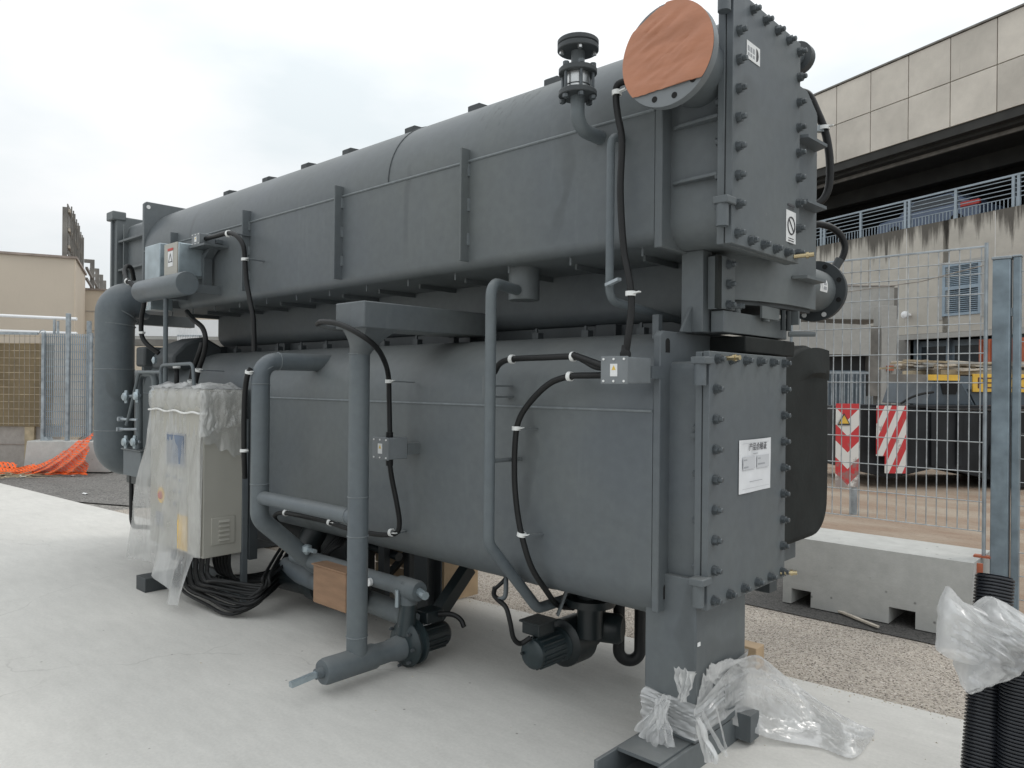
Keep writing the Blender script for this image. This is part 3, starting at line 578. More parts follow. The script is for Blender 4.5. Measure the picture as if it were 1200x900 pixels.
# ------------------------------------------------------------------ beige building on the left
kb = thing('beige_building', 'beige plastered building with flat roof behind the left fence', 'building', (-19.903, 6.164, 0), 1.1927, local=True)
obj('wall', MB().box(-14, 0, 0, 3.1, 0, 4.42), 'beige', kb, smooth=False)
obj('roof_coping', MB().box(-14.05, .04, -.05, 3.14, 4.42, 4.47), 'coping', kb, smooth=False)
obj('corner_strip', MB().box(-.02, .006, -.006, .03, 0, 4.41), 'beige2', kb)
wg = thing('pale_annex', 'paler plastered annex with lower roof beside the beige building', 'building', (-19.903, 6.164, 0), 1.1927, local=True)
obj('wall', MB().box(-3, 14, 3.4, 15, 0, 4.05), 'beige2', wg, smooth=False)
obj('roof_coping', MB().box(-3.03, 14, 3.36, 15, 4.05, 4.10), 'coping', wg, smooth=False)
for z in (2.9, 3.45): obj('wall_joint', MB().box(.0, 14, 3.39, 3.402, z, z+.02), 'oldcon', wg)
obj('pilaster', MB().box(.5, .62, 3.37, 3.402, 0, 4.04), 'beige', wg)
rt = thing('rooftop_billboard', 'weathered steel billboard frame standing on the beige roof edge', 'billboard', (-19.903, 6.164, 4.47), 1.1927, local=True)
for k, y in enumerate((.25, 1.65, 3.05, 4.45)):
    h_ = (1.22, 1.2, 1.18, 1.1)[k]; obj('post', MB().box(-.30, -.20, y, y+.08, .0, h_), 'oldsteel', rt)
for k in range(3):
    y = .33+1.4*k; h_ = (1.32, 1.28, 1.2)[k]
    pn = obj('panel', MB().box(-.215, -.19, y+.01, y+1.30, .12, h_), 'oldsteel', rt)
    for z in (.25, h_*.5, h_*.85): obj('batten', MB().box(-.188, -.15, y+.02, y+1.29, z, z+.07), 'stick', pn)
    for q in (.2, .7, 1.1): obj('batten', MB().box(-.148, -.12, y+q, y+q+.06, .13, h_-.02), 'oldsteel', pn)
rt = thing('roof_guard_rail', 'dark steel guard rail posts along the annex roof behind the billboard', 'railing', (-19.903, 6.164, 4.1), 1.1927, local=True)
for y, h_ in ((5.8, 1.05), (8.2, 1.1), (10.6, 1.2), (12.8, 1.25)):
    obj('post', MB().box(-.06, .06, y, y+.12, 0, h_).box(-.22, .06, y, y+.12, h_, h_+.10), 'oldsteel', rt)
for z in (.25, .55): obj('rail', MB().box(-.03, .03, 3.5, 14, z, z+.06), 'oldsteel', rt)
# ------------------------------------------------------------------ fences on the left (frame facing along the yard)
LO = (-14.094, 3.759, 0); LA = A0
lb = thing('concrete_block', 'pale concrete barrier block under the steel grating behind the orange net', 'barrier', LO, LA, local=True)
obj('body', MB().prism([(0, 0), (.50, 0), (.50, .08), (.40, .50), (.08, .50), (.0, .08)], -.15, 1.25, 'x'), 'barrier', lb, bev=.012)
for x in (.2, .75): obj('lifting_hole', MB().cyl((x, .055, .26), (x, .10, .26), .02, 10), 'hole', lb)
obj('foot_bracket', MB().prism([(.02, .50), (.16, .50), (.13, .56), (.05, .56)], .15, .3, 'y'), 'galv', lb)
gt = thing('grating_fence', 'grey steel bar grating fence panel standing on the concrete block', 'fence', LO, LA, local=True)
bar_m = MB().box(-.005, .005, 0, .02, .56, 2.28).mesh('bar', M['rail'], smooth=False)
for i in range(36): inst(bar_m, 'bar', gt, (-.02+.034*i, .24, 0))
crs = MB().box(-.03, 1.2, .021, .027, 0, .012).mesh('cross_bar', M['rail'], smooth=False)
for k in range(14): inst(crs, 'cross_bar', gt, (0, .24, .60+k*.125))
obj('post', MB().box(.40, .46, .20, .26, .5, 2.62), 'galv', gt, bev=.004); obj('post', MB().box(.0, .05, .20, .25, .5, 2.30), 'galv', gt); obj('post', MB().box(.80, .84, .20, .25, .5, 2.30), 'galv', gt)
obj('loop', MB().tube([(.02+.055*math.cos(a*.5), .2, 2.28+.055*math.sin(a*.5)) for a in range(0, 7)], .008, 6), 'galv', gt)
obj('stub_post', MB().box(.13, .16, .30, .33, 2.28, 2.52).box(.19, .22, .30, .33, 2.28, 2.50), 'galv', gt)
ms = thing('screened_fence', 'wire mesh fence backed by brown screening cloth at the far left', 'fence', LO, LA, local=True)
obj('screen_cloth', MB().grid(lambda u, v: (-4+3.94*u, .62+.03*math.sin(u*40)*v, .72+1.42*v), 60, 8), 'tarp', ms)
hm = MB().box(-4, -.06, .575, .58, 0, .010).mesh('wire', M['straw'], smooth=False); vm_ = MB().box(-.003, .003, .57, .575, .72, 2.28).mesh('wire', M['rustwire'], smooth=False)
for k in range(13): inst(hm, 'wire', ms, (0, 0, .75+.125*k))
for k in range(44): inst(vm_, 'wire', ms, (-3.95+.088*k, 0, 0))
obj('top_rail', MB().box(-4, -.3, .56, .6, 2.28, 2.32), 'galv', ms)
wr = thing('low_block_wall', 'weathered concrete retaining wall below the brown screening cloth', 'wall', LO, LA, local=True)
obj('wall', MB().box(-5, -.1, .7, .95, 0, .70), 'oldcon', wr, smooth=False)
obj('coping', MB().box(-5, -.1, .66, .98, .70, .74), 'straw', wr, smooth=False)
for x in (-.55, -1.9, -3.2): obj('pilaster', MB().box(x, x+.16, .64, .698, 0, .698), 'straw', wr)
obj('course_joint', MB().box(-5, -.1, .69, .699, .38, .395), 'coping', wr)
pr = thing('pipe_handrail', 'two pale horizontal rails in front of the beige building wall', 'railing', LO, LA, local=True)
for a, b in (((-2.071, 0.9, 2.665), (0.18, 0.9, 2.582)), ((-2.068, 0.9, 2.38), (0.183, 0.9, 2.327))): obj('rail', MB().cyl(a, b, .028, 8), 'whitepanel', pr)
for x in (-3.2, -1.7, .40): obj('post', MB().box(x-.03, x+.03, .87, .93, 0, 2.55), 'galv', pr)
# orange net heaped by the block
on = thing('orange_safety_net', 'crumpled orange plastic safety net pulled up against the pale concrete block', 'safety net', LO, LA, local=True)
def netp(u, v):      # u along the ground line, v from front foot to ridge
    x = -.62+1.78*u; ridge = .10+.10*math.sin(u*19)*max(0, .45-u)*1.6+max(0, (u-.38))**1.25*1.02
    if u > .86: ridge *= 1-(u-.86)*.25
    z = ridge*v**1.05+.015; y = -.42+.30*v-.12*math.sin(math.pi*v)
    k = .06*math.sin(u*37-v*17)+.03*noise.noise((u*14, v*6, 2)); return (x+.10*v*math.sin(u*5), y+k*.8, max(.006, z+k*.5*v))
ng = MB(); NU, NV = 76, 22
def strand(a, b, c, d):
    ng.add([a, b, c, d], [(0, 1, 2, 3)])
for i in range(NU):
    for j in range(NV):
        P_ = lambda du, dv: netp((i+du)/NU, (j+dv)/NV)
        strand(P_(0, 0), P_(1, 0), P_(1, .62), P_(0, .62))
        if i % 2 == 0: strand(P_(0, .62), P_(.5, .62), P_(.5, 1), P_(0, 1))
obj('net', ng, 'orange_net', on, smooth=True, fix=False)
obj('edge_rope', MB().tube([netp(u/30, .02) for u in range(31)], .012, 6), 'orange_net', on)
sw = MB()
for k in range(420):
    x = random.gauss(-.75, .55); y = random.gauss(-.65, .22); a = random.gauss(.2, .5); l = random.uniform(.06, .22); z = random.uniform(.0, .05)
    d = Vector((math.cos(a), math.sin(a), random.uniform(-.15, .15)))*l; p = Vector((x, y, z)); sw.bar(p, p+d, .012, .006)
o = obj('straw_litter', sw, 'straw', smooth=False); o.location = LO; o.rotation_euler = (0, 0, LA); kind(o, 'stuff')
for k, (u, v, s, lab) in enumerate(((26, 558, .09, 'white scrap of paper beside the straw litter'), (86, 553, .05, 'small white paper scrap at the foot of the orange net'), (100, 578, .05, 'white scrap lying alone on the worn asphalt'))):
    p = [(-13.562, 3.478, 0), (-13.157, 4.076, 0), (-10.955, 3.54, 0)][k]
    o = obj('paper_scrap', MB().grid(lambda a, b: (p[0]+s*(a-.5)*2, p[1]+s*(b-.5), -.008+.03*abs(noise.noise((a*3, b*3, k)))), 5, 4), 'sticker'); tag(o, lab, 'litter', 'white paper scraps')
# things seen between the tanks, beyond the machine
fw = thing('white_wall_panel', 'long white clad wall glimpsed under the upper drum', 'wall', (-17.331, 7.168, 1.443), A0, local=False)
q0 = Vector((-18.338, 6.244, 2.937)); q1 = Vector((-14.068, 10.162, 2.993)); yv = Vector((-math.sin(A0), math.cos(A0), 0))
for k, (z0, z1, m) in enumerate(((2.52, 2.9, 'whitepanel'), (2.30, 2.44, 'oldsteel'), (0, 2.29, 'beige2'), (2.445, 2.515, 'ledge'))):
    obj('cladding_band', MB().bar((q0.x, q0.y, (z0+z1)/2), (q1.x, q1.y, (z0+z1)/2), .2, z1-z0), m, fw)
g2 = thing('far_grating_panel', 'pale steel grating panel seen between the two drums', 'fence', (-15.438, 6.869, 1.453), A0)
for k in range(13):
    q = Vector((-15.568, 6.75, 1.451))+Vector((math.cos(A0), math.sin(A0), 0))*(.035*k); obj('bar', MB().box(q.x-.008, q.x+.008, q.y-.01, q.y+.01, .5, 2.74), 'whitepanel', g2)
q = Vector((-15.581, 6.738, 1.451)); q2 = Vector((-15.205, 7.083, 1.456))
for z in (.7, 1.6, 2.45): obj('cross_bar', MB().bar((q.x, q.y, z), (q2.x, q2.y, z), .02, .03), 'galv', g2)
# wooden strip lying by the barrier
a, b = (-1.877, 5.237, 0), (-1.474, 5.004, 0)
o = obj('wood_strip', MB().bar((a[0], a[1], .012), (b[0], b[1], .012), .022, .014), 'stick', bev=.002); tag(o, 'thin pale wooden strip lying on the asphalt before the barrier', 'wood strip')
a, b = (-1.777, 5.226, 0), (-1.67, 5.2, 0)
o = obj('wood_chip', MB().bar((a[0], a[1]+.02, .004), (b[0], b[1], .01), .05, .008), 'stick', bev=.002); tag(o, 'short flat scrap of wood next to the thin strip', 'wood scrap')
# ================================================================== the absorption chiller
CH = thing('absorption_chiller', 'large dark grey twin-drum industrial chiller standing on the concrete slab', 'chiller', (-4.0, 2.95, 0))
def pt_(name, mb, m='grey', bev=0, par=None, **k): return obj(name, mb, m, par or CH, bev, **k)
YF = 2.58
# ---- upper drum
up = rrect(2.58, 3.39, 2.07, 2.601, [.05, .05, 0, 0], 5)[:-2]
up += [(2.985+.405*math.cos(math.radians(a)), 2.601+.405*math.sin(math.radians(a))) for a in range(0, 181, 6)]
US = pt_('upper_drum', MB().prism(up, -6.62, -1.61, 'x'))
pt_('weld_seam', MB().tube([(-6.62, 2.579, 2.601), (-1.61, 2.579, 2.601)], .0065, 8), 'weld', par=US)
xs = (-3.307, 2.62, 2.682)[0]
pt_('weld_seam', MB().tube([(xs, 2.985-.406*math.cos(math.radians(a)), 2.601+.406*math.sin(math.radians(a))) for a in range(0, 150, 5)], .004, 6), 'grey_dark', par=US)
LUG = [(-5.67, 2.86, 3.052)[0], (-5.071, 2.86, 3.043)[0], (-4.548, 2.86, 3.041)[0], (-4.06, 2.86, 3.039)[0], (-3.43, 2.86, 3.019)[0], (-2.896, 2.86, 3.004)[0], (-2.359, 2.86, 2.995)[0]]
for x in LUG: pt_('lifting_lug', MB().prism([(2.82, 2.955), (2.90, 2.985), (2.90, 3.014), (2.835, 3.010), (2.82, 3.0)], x-.035, x+.035, 'x'), 'grey_dark')
for px, z0, z1 in ((543, 2.105, 2.66), (395, 2.11, 2.66), (287, 2.125, 2.68)):
    x = {543: (-2.68, 2.53, 2.379)[0], 395: (-3.749, 2.53, 2.395)[0], 287: (-4.842, 2.53, 2.364)[0]}[px]
    f_ = pt_('stiffener_fin', MB().box(x, x+.012, 2.525, 2.60, z0, z1), 'grey', bev=.003)
    for k in range(3): pt_('tack_weld', MB().box(x+.012, x+.02, 2.568, 2.582, z0+.08+.17*k, z0+.14+.17*k), 'weld', par=f_)
x = (-5.999, 2.53, 2.591)[0]; pt_('stiffener_fin', MB().box(x, x+.012, 2.53, 2.60, 2.58, 2.68), 'grey', bev=.003)
for k in range(13):
    x = -6.3+.375*k; pt_('underside_rib', MB().box(x, x+.012, 2.80, 3.3, 2.045, 2.075), 'grey')
    pt_('rib_pin', MB().cyl((x+.1, 2.64, 2.035), (x+.1, 2.64, 2.085), .005, 6), 'grey')
# ---- tube plates
def plate(name, x0, x1, y0, y1, z0, z1, holes=()):
    p = pt_(name, MB().prism([(y0, z0), (y1, z0), (y1, z1), (y0+.02, z1), (y0, z1-.02)], x0, x1, 'x'), 'grey', bev=.005)
    for (y, z) in holes:
        pt_('lifting_hole', MB().prism([(y-.016, z-.03), (y+.016, z-.03)]+[(y+.016*math.cos(math.radians(a)), z+.012+.016*math.sin(math.radians(a))) for a in range(0, 181, 30)], x1-.004, x1+.0015, 'x'), 'hole', par=p)
    return p
plate('lower_tube_plate', -1.607, -1.575, 2.58, 3.95, .602, 1.722, [(2.635, 1.665), (2.635, .68)])
plate('upper_tube_plate', -1.610, -1.575, 2.58, 3.42, 2.05, 3.02)
p = plate('upper_tube_plate', -6.66, -6.62, 2.575, 3.45, 2.09, 3.03)
pt_('lifting_hole', MB().cyl((-6.625, 2.61, 2.985), (-6.6185, 2.61, 2.985), .017, 12), 'sticker', par=p)
plate('lower_tube_plate', -6.66, -6.62, 2.58, 3.95, .60, 1.72)
# ---- lower drum
LS = pt_('lower_drum', MB().prism(rrect(2.58, 3.92, .545, 1.735, [.18, .2, .33, .33], 9), -6.62, -1.607, 'x'))
pt_('weld_seam', MB().tube([(-6.62, 2.579, 1.40), (-1.61, 2.579, 1.40)], .0055, 8), 'weld', par=LS)
# ---- neck duct between the drums, packers, posts
pt_('neck_duct', MB().prism(rrect(3.08, 3.85, 1.80, 2.07, [.10, .1, 0, 0], 5), -6.30, -1.64, 'x'), 'grey')
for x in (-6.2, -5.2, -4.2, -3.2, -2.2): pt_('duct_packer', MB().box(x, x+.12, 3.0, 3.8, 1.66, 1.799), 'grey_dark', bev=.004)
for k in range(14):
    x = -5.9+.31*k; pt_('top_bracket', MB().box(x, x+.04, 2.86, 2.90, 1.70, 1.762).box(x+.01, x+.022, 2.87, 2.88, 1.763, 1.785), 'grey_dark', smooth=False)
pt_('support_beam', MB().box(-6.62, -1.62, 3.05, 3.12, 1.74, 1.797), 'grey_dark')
pt_('upper_post', MB().box(-1.60, -1.50, 2.78, 2.86, 1.723, 2.06), 'grey', bev=.004)
pt_('upper_post', MB().box(-1.55, -1.475, 2.87, 2.998, 1.724, 2.05), 'grey', bev=.004)
pt_('post_gusset', MB().prism([(2.70, 1.723), (2.779, 1.723), (2.779, 1.83)], -1.56, -1.548, 'x'), 'grey')
# rails visible in the gap on the left
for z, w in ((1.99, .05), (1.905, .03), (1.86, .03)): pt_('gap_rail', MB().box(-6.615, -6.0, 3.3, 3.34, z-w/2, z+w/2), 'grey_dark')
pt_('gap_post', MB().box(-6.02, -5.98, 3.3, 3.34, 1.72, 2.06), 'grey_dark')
# ---- bolts
bm_ = MB().lathe((0, 0, 0), (1, 0, 0), [(0, .021), (.003, .021)], 12).lathe((.003, 0, 0), (1, 0, 0), [(0, .0185), (.016, .0185)], 6).lathe((.019, 0, 0), (1, 0, 0), [(0, .0105), (.014, .0105), (.017, .008)], 10)
BOLT = bm_.mesh('bolt', M['bolt'])
def bolts(par, x, pts):
    for (y, z) in pts: inst(BOLT, 'bolt', par, (x, y, z), (random.uniform(0, 1.05), 0, 0))
def hinge(par, x, y, z, s):
    pt_('hinge_plate', MB().box(x-.055, x+.006, y-.055, y+.02, z-.014, z+.014), 'grey', bev=.004, par=par)
    pt_('hinge_barrel', MB().cyl((x-.028, y-.028, z-.014-.075*(s < 0)), (x-.028, y-.028, z+.014+.075*(s > 0)), .024, 14) if s > 0 else MB().cyl((x-.028, y-.028, z-.095), (x-.028, y-.028, z-.0145), .024, 14), 'grey', par=par)
def plug(par, p, d, l=.045, m='brass'):
    p = Vector(p); d = Vector(d).normalized()
    pt_('brass_plug', MB().lathe(p, d, [(0, .009), (l*.6, .009), (l*.6, .014), (l*.75, .014), (l*.75, .010), (l, .010)], 8), m, par=par)
# ---- lower near waterbox
pt_('lower_waterbox', MB().prism(rrect(2.655, 3.28, .69, 1.60, [.07, .07, .03, .03], 5), -1.575, -1.44, 'x'), 'grey')
pt_('waterbox_flange', MB().box(-1.44, -1.412, 2.615, 3.335, .645, 1.635), 'grey', bev=.003)
LC = pt_('lower_end_cover', MB().box(-1.408, -1.38, 2.615, 3.335, .645, 1.637), 'grey', bev=.003)
pt_('gasket', MB().box(-1.412, -1.408, 2.62, 3.33, .65, 1.63), 'black')
pt_('flange_bolt_row', MB().box(-1.472, -1.44, 2.632, 2.65, 1.30, 1.32), 'bolt')
for z in (.80, .98, 1.16, 1.34): pt_('flange_nut', MB().lathe((-1.44, 2.638, z), (-1, 0, 0), [(0, .016), (.014, .016)], 6), 'bolt')
zs = [1.608-.1165*i for i in range(9)]
bl = [(2.675, z) for z in zs[:1]]+[(2.662, z) for z in zs[1:]]+[(3.30, z) for z in zs]
bl += [(2.79+.128*i, 1.608) for i in range(4)]+[(2.79+.128*i, .676) for i in range(4)]
bolts(LC, -1.38, bl)
hinge(LC, -1.375, 2.612, 1.60, -1); hinge(LC, -1.375, 2.612, .76, -1)
plug(LC, (-1.38, 2.735, 1.612), (.75, -.1, 0.02), .07); plug(LC, (-1.38, 3.29, .672), (.8, .3, .08), .07)
# ---- upper near waterbox, hexagonal cover
pt_('upper_waterbox', MB().prism(rrect(2.648, 3.22, 2.06, 2.93, [.10, .06, .1, .1], 6), -1.575, -1.35, 'x'), 'grey')
pt_('waterbox_flange', MB().box(-1.35, -1.32, 2.60, 3.23, 2.035, 2.985), 'grey', bev=.003)
UC = pt_('upper_end_cover', MB().box(-1.316, -1.288, 2.60, 3.232, 2.035, 2.99), 'grey', bev=.003)
pt_('gasket', MB().box(-1.32, -1.316, 2.605, 3.225, 2.04, 2.98), 'black')
zu = [2.945-.1085*i for i in range(9)]
bolts(UC, -1.288, [(2.642, z) for z in zu[1:]]+[(3.212, z) for z in zu]+[(2.755+.114*i, 2.957) for i in range(4)]+[(2.755+.114*i, 2.066) for i in range(4)])
hinge(UC, -1.283, 2.598, 2.985, -1); hinge(UC, -1.283, 2.598, 2.19, -1)
plug(UC, (-1.288, 3.18, 2.06), (.8, .25, .05), .08)
for z in (2.185, 2.30, 2.43, 2.58, 2.72): pt_('flange_nut', MB().lathe((-1.35, 2.622, z), (-1, 0, 0), [(0, .016), (.014, .016)], 6), 'bolt')
for z in (2.30, 2.52): # gusset ribs on the waterbox side
    pt_('gusset_rib', MB().prism([(-1.565, 2.648), (-1.352, 2.648), (-1.352, 2.605), (-1.52, 2.618), (-1.555, 2.63)], z, z+.014, 'z'), 'grey', bev=.003)
# far waterboxes
pt_('upper_waterbox', MB().prism(rrect(2.66, 3.3, 2.35, 2.94, [.05, .06, .1, .1], 4), -7.30, -6.66, 'x'), 'grey')
pt_('waterbox_flange', MB().box(-7.36, -7.30, 2.60, 3.33, 2.03, 3.0), 'grey', bev=.004)
pt_('upper_end_cover', MB().box(-7.40, -7.365, 2.58, 3.33, 2.03, 3.02), 'grey', bev=.004)
pt_('cover_lug', MB().box(-7.45, -7.29, 2.56, 2.68, 2.97, 3.05), 'grey', bev=.01)
for z in (2.50, 2.76): pt_('gusset_rib', MB().box(-7.295, -6.665, 2.61, 2.66, z, z+.02), 'grey', bev=.003)
for y in (2.58,): pt_('waterbox_web', MB().box(-7.20, -7.185, 2.62, 2.66, 2.36, 2.92), 'grey')
pt_('lower_waterbox', MB().prism(rrect(2.66, 3.3, .7, 1.6, .06, 4), -7.25, -6.66, 'x'), 'grey')
# ---- inlet nozzle with orange paper cover
nz0 = Vector((-1.42, 2.40, 2.70)); NR = .189
noz = pt_('inlet_nozzle', MB().cyl((-1.45, 2.44, 2.715), (-1.45, 2.70, 2.715), .125, 32), 'grey')
pt_('nozzle_flange', MB().cyl((-1.45, 2.40, 2.715), (-1.45, 2.435, 2.715), NR, 48), 'boxgrey', par=noz)
for k in range(12):
    a = math.radians(12+30*k); pt_('flange_hole', MB().cyl((-1.45+.161*math.cos(a), 2.3985, 2.715+.161*math.sin(a)), (-1.45+.161*math.cos(a), 2.41, 2.715+.161*math.sin(a)), .0115, 12), 'hole', par=noz)
def cover(u, v):
    a = u*2*math.pi; r = v*.190; x = r*math.cos(a); z = r*math.sin(a)
    lim = -.124+.02*x+.004*noise.noise((x*40, 2, 1))          # torn edges
    if z < lim: z = lim
    tl = .180+.5*min(0, x+.03)
    if x < 0 and z > tl: z = tl
    w = .0035+.014*abs(noise.noise((x*5+3, z*20-x*9, 1)))*(1-v**4)+.007*abs(noise.noise((x*12, z*44-x*18, 5)))*(1-v**6)
    return (-1.45+x, 2.3985-w, 2.715+z)
pt_('paper_cover', MB().grid(cover, 96, 26), 'kraft', par=noz, fix=False)
# far-side top nozzle (small flange beyond the cover)
q = (-1.473, 3.671, 3.12)
fl = pt_('rear_nozzle', MB().tube(spline([(-1.46, 3.08, 2.84), (-1.455, 3.20, 2.90), (-1.45, 3.42, 3.03), (q[0], 3.55, q[2]-.03), (q[0], q[1]-.02, q[2])], 6), .042, 16), 'grey'); pt_('nozzle_flange', MB().cyl((q[0], q[1]-.03, q[2]), (q[0], q[1]+.02, q[2]), .075, 28), 'grey_dark', par=fl)
# ---- sight glass stack
sx, sy = -1.875, 2.42
sg = pt_('sight_glass_pipe', MB().tube(fillet([(sx, 2.60, 2.545), (sx, sy, 2.545), (sx, sy, 2.685)], .10, 9), .029, 16), 'grey_pipe')
def flg(z, r, t): return MB().lathe((sx, sy, z), (0, 0, 1), [(0, .03), (0, r-.003), (.003, r), (t-.003, r), (t, r-.003), (t, .03)], 32)
pt_('lower_flange', flg(2.672, .078, .022), 'grey_dark', par=sg); pt_('upper_flange', flg(2.762, .078, .022), 'grey_dark', par=sg)
pt_('neck', MB().cyl((sx, sy, 2.785), (sx, sy, 2.855), .028, 16), 'grey', par=sg)
pt_('top_flange', flg(2.855, .084, .022), 'grey_dark', par=sg); pt_('blind_flange', flg(2.879, .084, .020), 'grey_dark', par=sg)
pt_('glass', MB().cyl((sx, sy, 2.694), (sx, sy, 2.762), .050, 24), 'steel', par=sg)
pt_('clamp_ring', MB().cyl((sx, sy, 2.712), (sx, sy, 2.716), .052, 24), 'grey_dark', par=sg)
for k in range(6):
    a = math.radians(20+60*k); c, s_ = math.cos(a)*.064, math.sin(a)*.064
    pt_('tie_rod', MB().cyl((sx+c, sy+s_, 2.652), (sx+c, sy+s_, 2.80), .0065, 8).lathe((sx+c, sy+s_, 2.655), (0, 0, 1), [(0, .013), (.014, .013)], 6).lathe((sx+c, sy+s_, 2.785), (0, 0, 1), [(0, .013), (.014, .013)], 6), 'bolt', par=sg)
for k in range(4):
    a = math.radians(45+90*k); c, s_ = math.cos(a)*.066, math.sin(a)*.066
    pt_('flange_bolt', MB().lathe((sx+c, sy+s_, 2.843), (0, 0, 1), [(0, .010), (.012, .010)], 6), 'steel', par=sg)
pt_('stud', MB().cyl((sx, sy, 2.899), (sx, sy, 2.915), .009, 8), 'steel', par=sg)
# ---- rear header box behind the covers with its outlet nozzle
prof = [(-1.62, 3.62), (-1.62, 2.86), (-1.58, 2.86)]+[(-1.62+.26*math.sin(math.radians(a)), 3.46-.59*math.cos(math.radians(a))) for a in range(6, 91, 6)]+[(-1.36, 3.62)]
HB = pt_('rear_header_box', MB().prism(prof, 1.872, 2.80, 'z'), 'grey')
pt_('header_top', MB().prism([(3.20, 2.8005), (3.62, 2.8005), (3.62, 2.81), (3.50, 2.88), (3.20, 2.88)], -1.60, -1.362, 'x'), 'grey', par=HB)
for z in (1.99, 2.33, 2.62): pt_('gusset_rib', MB().prism([(-1.36, 3.34), (-1.30, 3.36), (-1.29, 3.56), (-1.36, 3.60)], z, z+.014, 'z'), 'grey', par=HB)
pt_('header_bottom', MB().prism([(-1.62, 3.60), (-1.62, 2.90)]+[(-1.62+.24*math.sin(math.radians(a)), 3.46-.55*math.cos(math.radians(a))) for a in range(6, 91, 6)]+[(-1.38, 3.60)], 1.855, 1.871, 'z'), 'grey_dark', par=HB)
for (x, y) in ((-1.47, 3.02), (-1.42, 3.20)): pt_('drain_stub', MB().cyl((x, y, 1.79), (x, y, 1.854), .018, 10), 'grey', par=HB)
pt_('lower_lip', MB().prism([(3.12, 1.80), (3.30, 1.80), (3.30, 1.853), (3.12, 1.853)], -1.41, -1.40, 'x'), 'grey', par=HB); pt_('lower_lip', MB().box(-1.41, -1.37, 3.44, 3.452, 1.79, 1.853), 'grey', par=HB)
for y in (3.34, 3.40): pt_('drain_cock', MB().cyl((-1.40, y, 1.76), (-1.40, y, 1.85), .012, 8), 'motor', par=HB)
pt_('cock_tip', MB().cyl((-1.40, 3.40, 1.745), (-1.30, 3.46, 1.745), .012, 8), 'grey', par=HB)
nzr = pt_('outlet_nozzle', MB().cyl((-1.60, 3.58, 2.02), (-1.60, 3.86, 2.02), .11, 28), 'grey', par=HB)
nn_ = (-1.532, 4.091, 2.017); fy = nn_[1]
OF = pt_('outlet_flange', MB().cyl((nn_[0], fy-.03, nn_[2]), (nn_[0], fy, nn_[2]), .162, 40), 'grey_dark')
pt_('neck', MB().cyl((nn_[0], 3.5, nn_[2]), (nn_[0], fy-.03, nn_[2]), .112, 32), 'grey', par=OF)
for k in range(8):
    a = math.radians(22+45*k); pt_('flange_bolt', MB().cyl((nn_[0]+.137*math.cos(a), fy-.034, nn_[2]+.137*math.sin(a)), (nn_[0]+.137*math.cos(a), fy-.028, nn_[2]+.137*math.sin(a)), .013, 10), 'sticker' if k in (6, 5) else 'hole', par=OF)
def wrap(y, a): return (nn_[0]+.1135*math.cos(math.radians(a)), y, nn_[2]+.1135*math.sin(math.radians(a)))
pt_('nozzle_sticker', MB().grid(lambda u, v: wrap(3.84+.10*u, -14+32*v), 2, 6), 'sticker', par=OF, fix=False)
def wr2(y, a): q = wrap(y, a); return (q[0]+.001, q[1], q[2])
pt_('sticker_arrow', MB().add([wr2(3.85, 3), wr2(3.875, -8), wr2(3.875, 13)], [(0, 1, 2)]).add([wr2(3.885, -8), wr2(3.925, -8), wr2(3.925, 0), wr2(3.885, 0)], [(0, 1, 2, 3)]).add([wr2(3.885, 4), wr2(3.925, 4), wr2(3.925, 11), wr2(3.885, 11)], [(0, 1, 2, 3)]), 'ink_soft', par=OF, fix=False, smooth=False)
fp = pt_('header_side_flange', MB().box(-1.46, -1.43, 2.81, 2.925, 1.817, 2.033), 'grey', bev=.003)
pt_('header_web', MB().box(-1.497, -1.4605, 2.815, 2.868, 1.818, 2.034), 'grey')
pt_('dark_gap_strip', MB().box(-1.445, -1.432, 2.775, 2.808, 1.817, 2.03), 'foam')  # black strip painted in for the dark gap left of the side flange
bolts(fp, -1.43, [(2.86, 2.0), (2.86, 1.92), (2.86, 1.835)]); plug(fp, (-1.43, 2.90, 1.832), (.7, .3, 0), .05, 'bolt')
pt_('header_pedestal', MB().box(-1.49, -1.432, 2.83, 3.46, 1.724, 1.812), 'grey', bev=.003)
pt_('foam_slab', MB().box(-1.60, -1.41, 2.985, 3.50, 1.645, 1.715), 'foam', bev=.006)
# insulated rear drum end
fd = MB().prism(rrect(3.42, 4.10, .73, 1.5, [.16, .18, 0, 0], 8)[:-2]+[(4.105, 1.1), (4.095, 1.5), (4.09, 1.60), (4.085, 1.675), (4.05, 1.712), (3.95, 1.70), (3.82, 1.715), (3.70, 1.70), (3.58, 1.665), (3.50, 1.62), (3.45, 1.56), (3.42, 1.45)], -2.2, -1.46, 'x')
FD = pt_('insulated_drum_end', fd, 'foam', bev=.035, seg=4)
pt_('foam_flap', MB().grid(lambda u, v: (-1.4604+.03*math.sin(math.pi*min(1, max(0, u-.35)*1.5))*(1-v)*min(1, v*8+.0)+.008*v*(1-v), 3.50+.585*u, 1.46+.07*u+.05*math.sin(u*3)+(.14+.02*u)*v), 16, 6), 'foam', par=FD, fix=False)
q = [(-1.54, 4.016, 1.556), (-1.46, 4.09, 1.594), (-1.46, 4.09, 1.566)]
pt_('foam_tear', MB().add([Vector(v)+Vector((.0, 0, 0)) for v in q], [(0, 1, 2)]), 'hole', par=FD, fix=False)
pt_('rear_stub', MB().box(-1.55, -1.46, 3.36, 3.44, .55, .74), 'grey_dark')
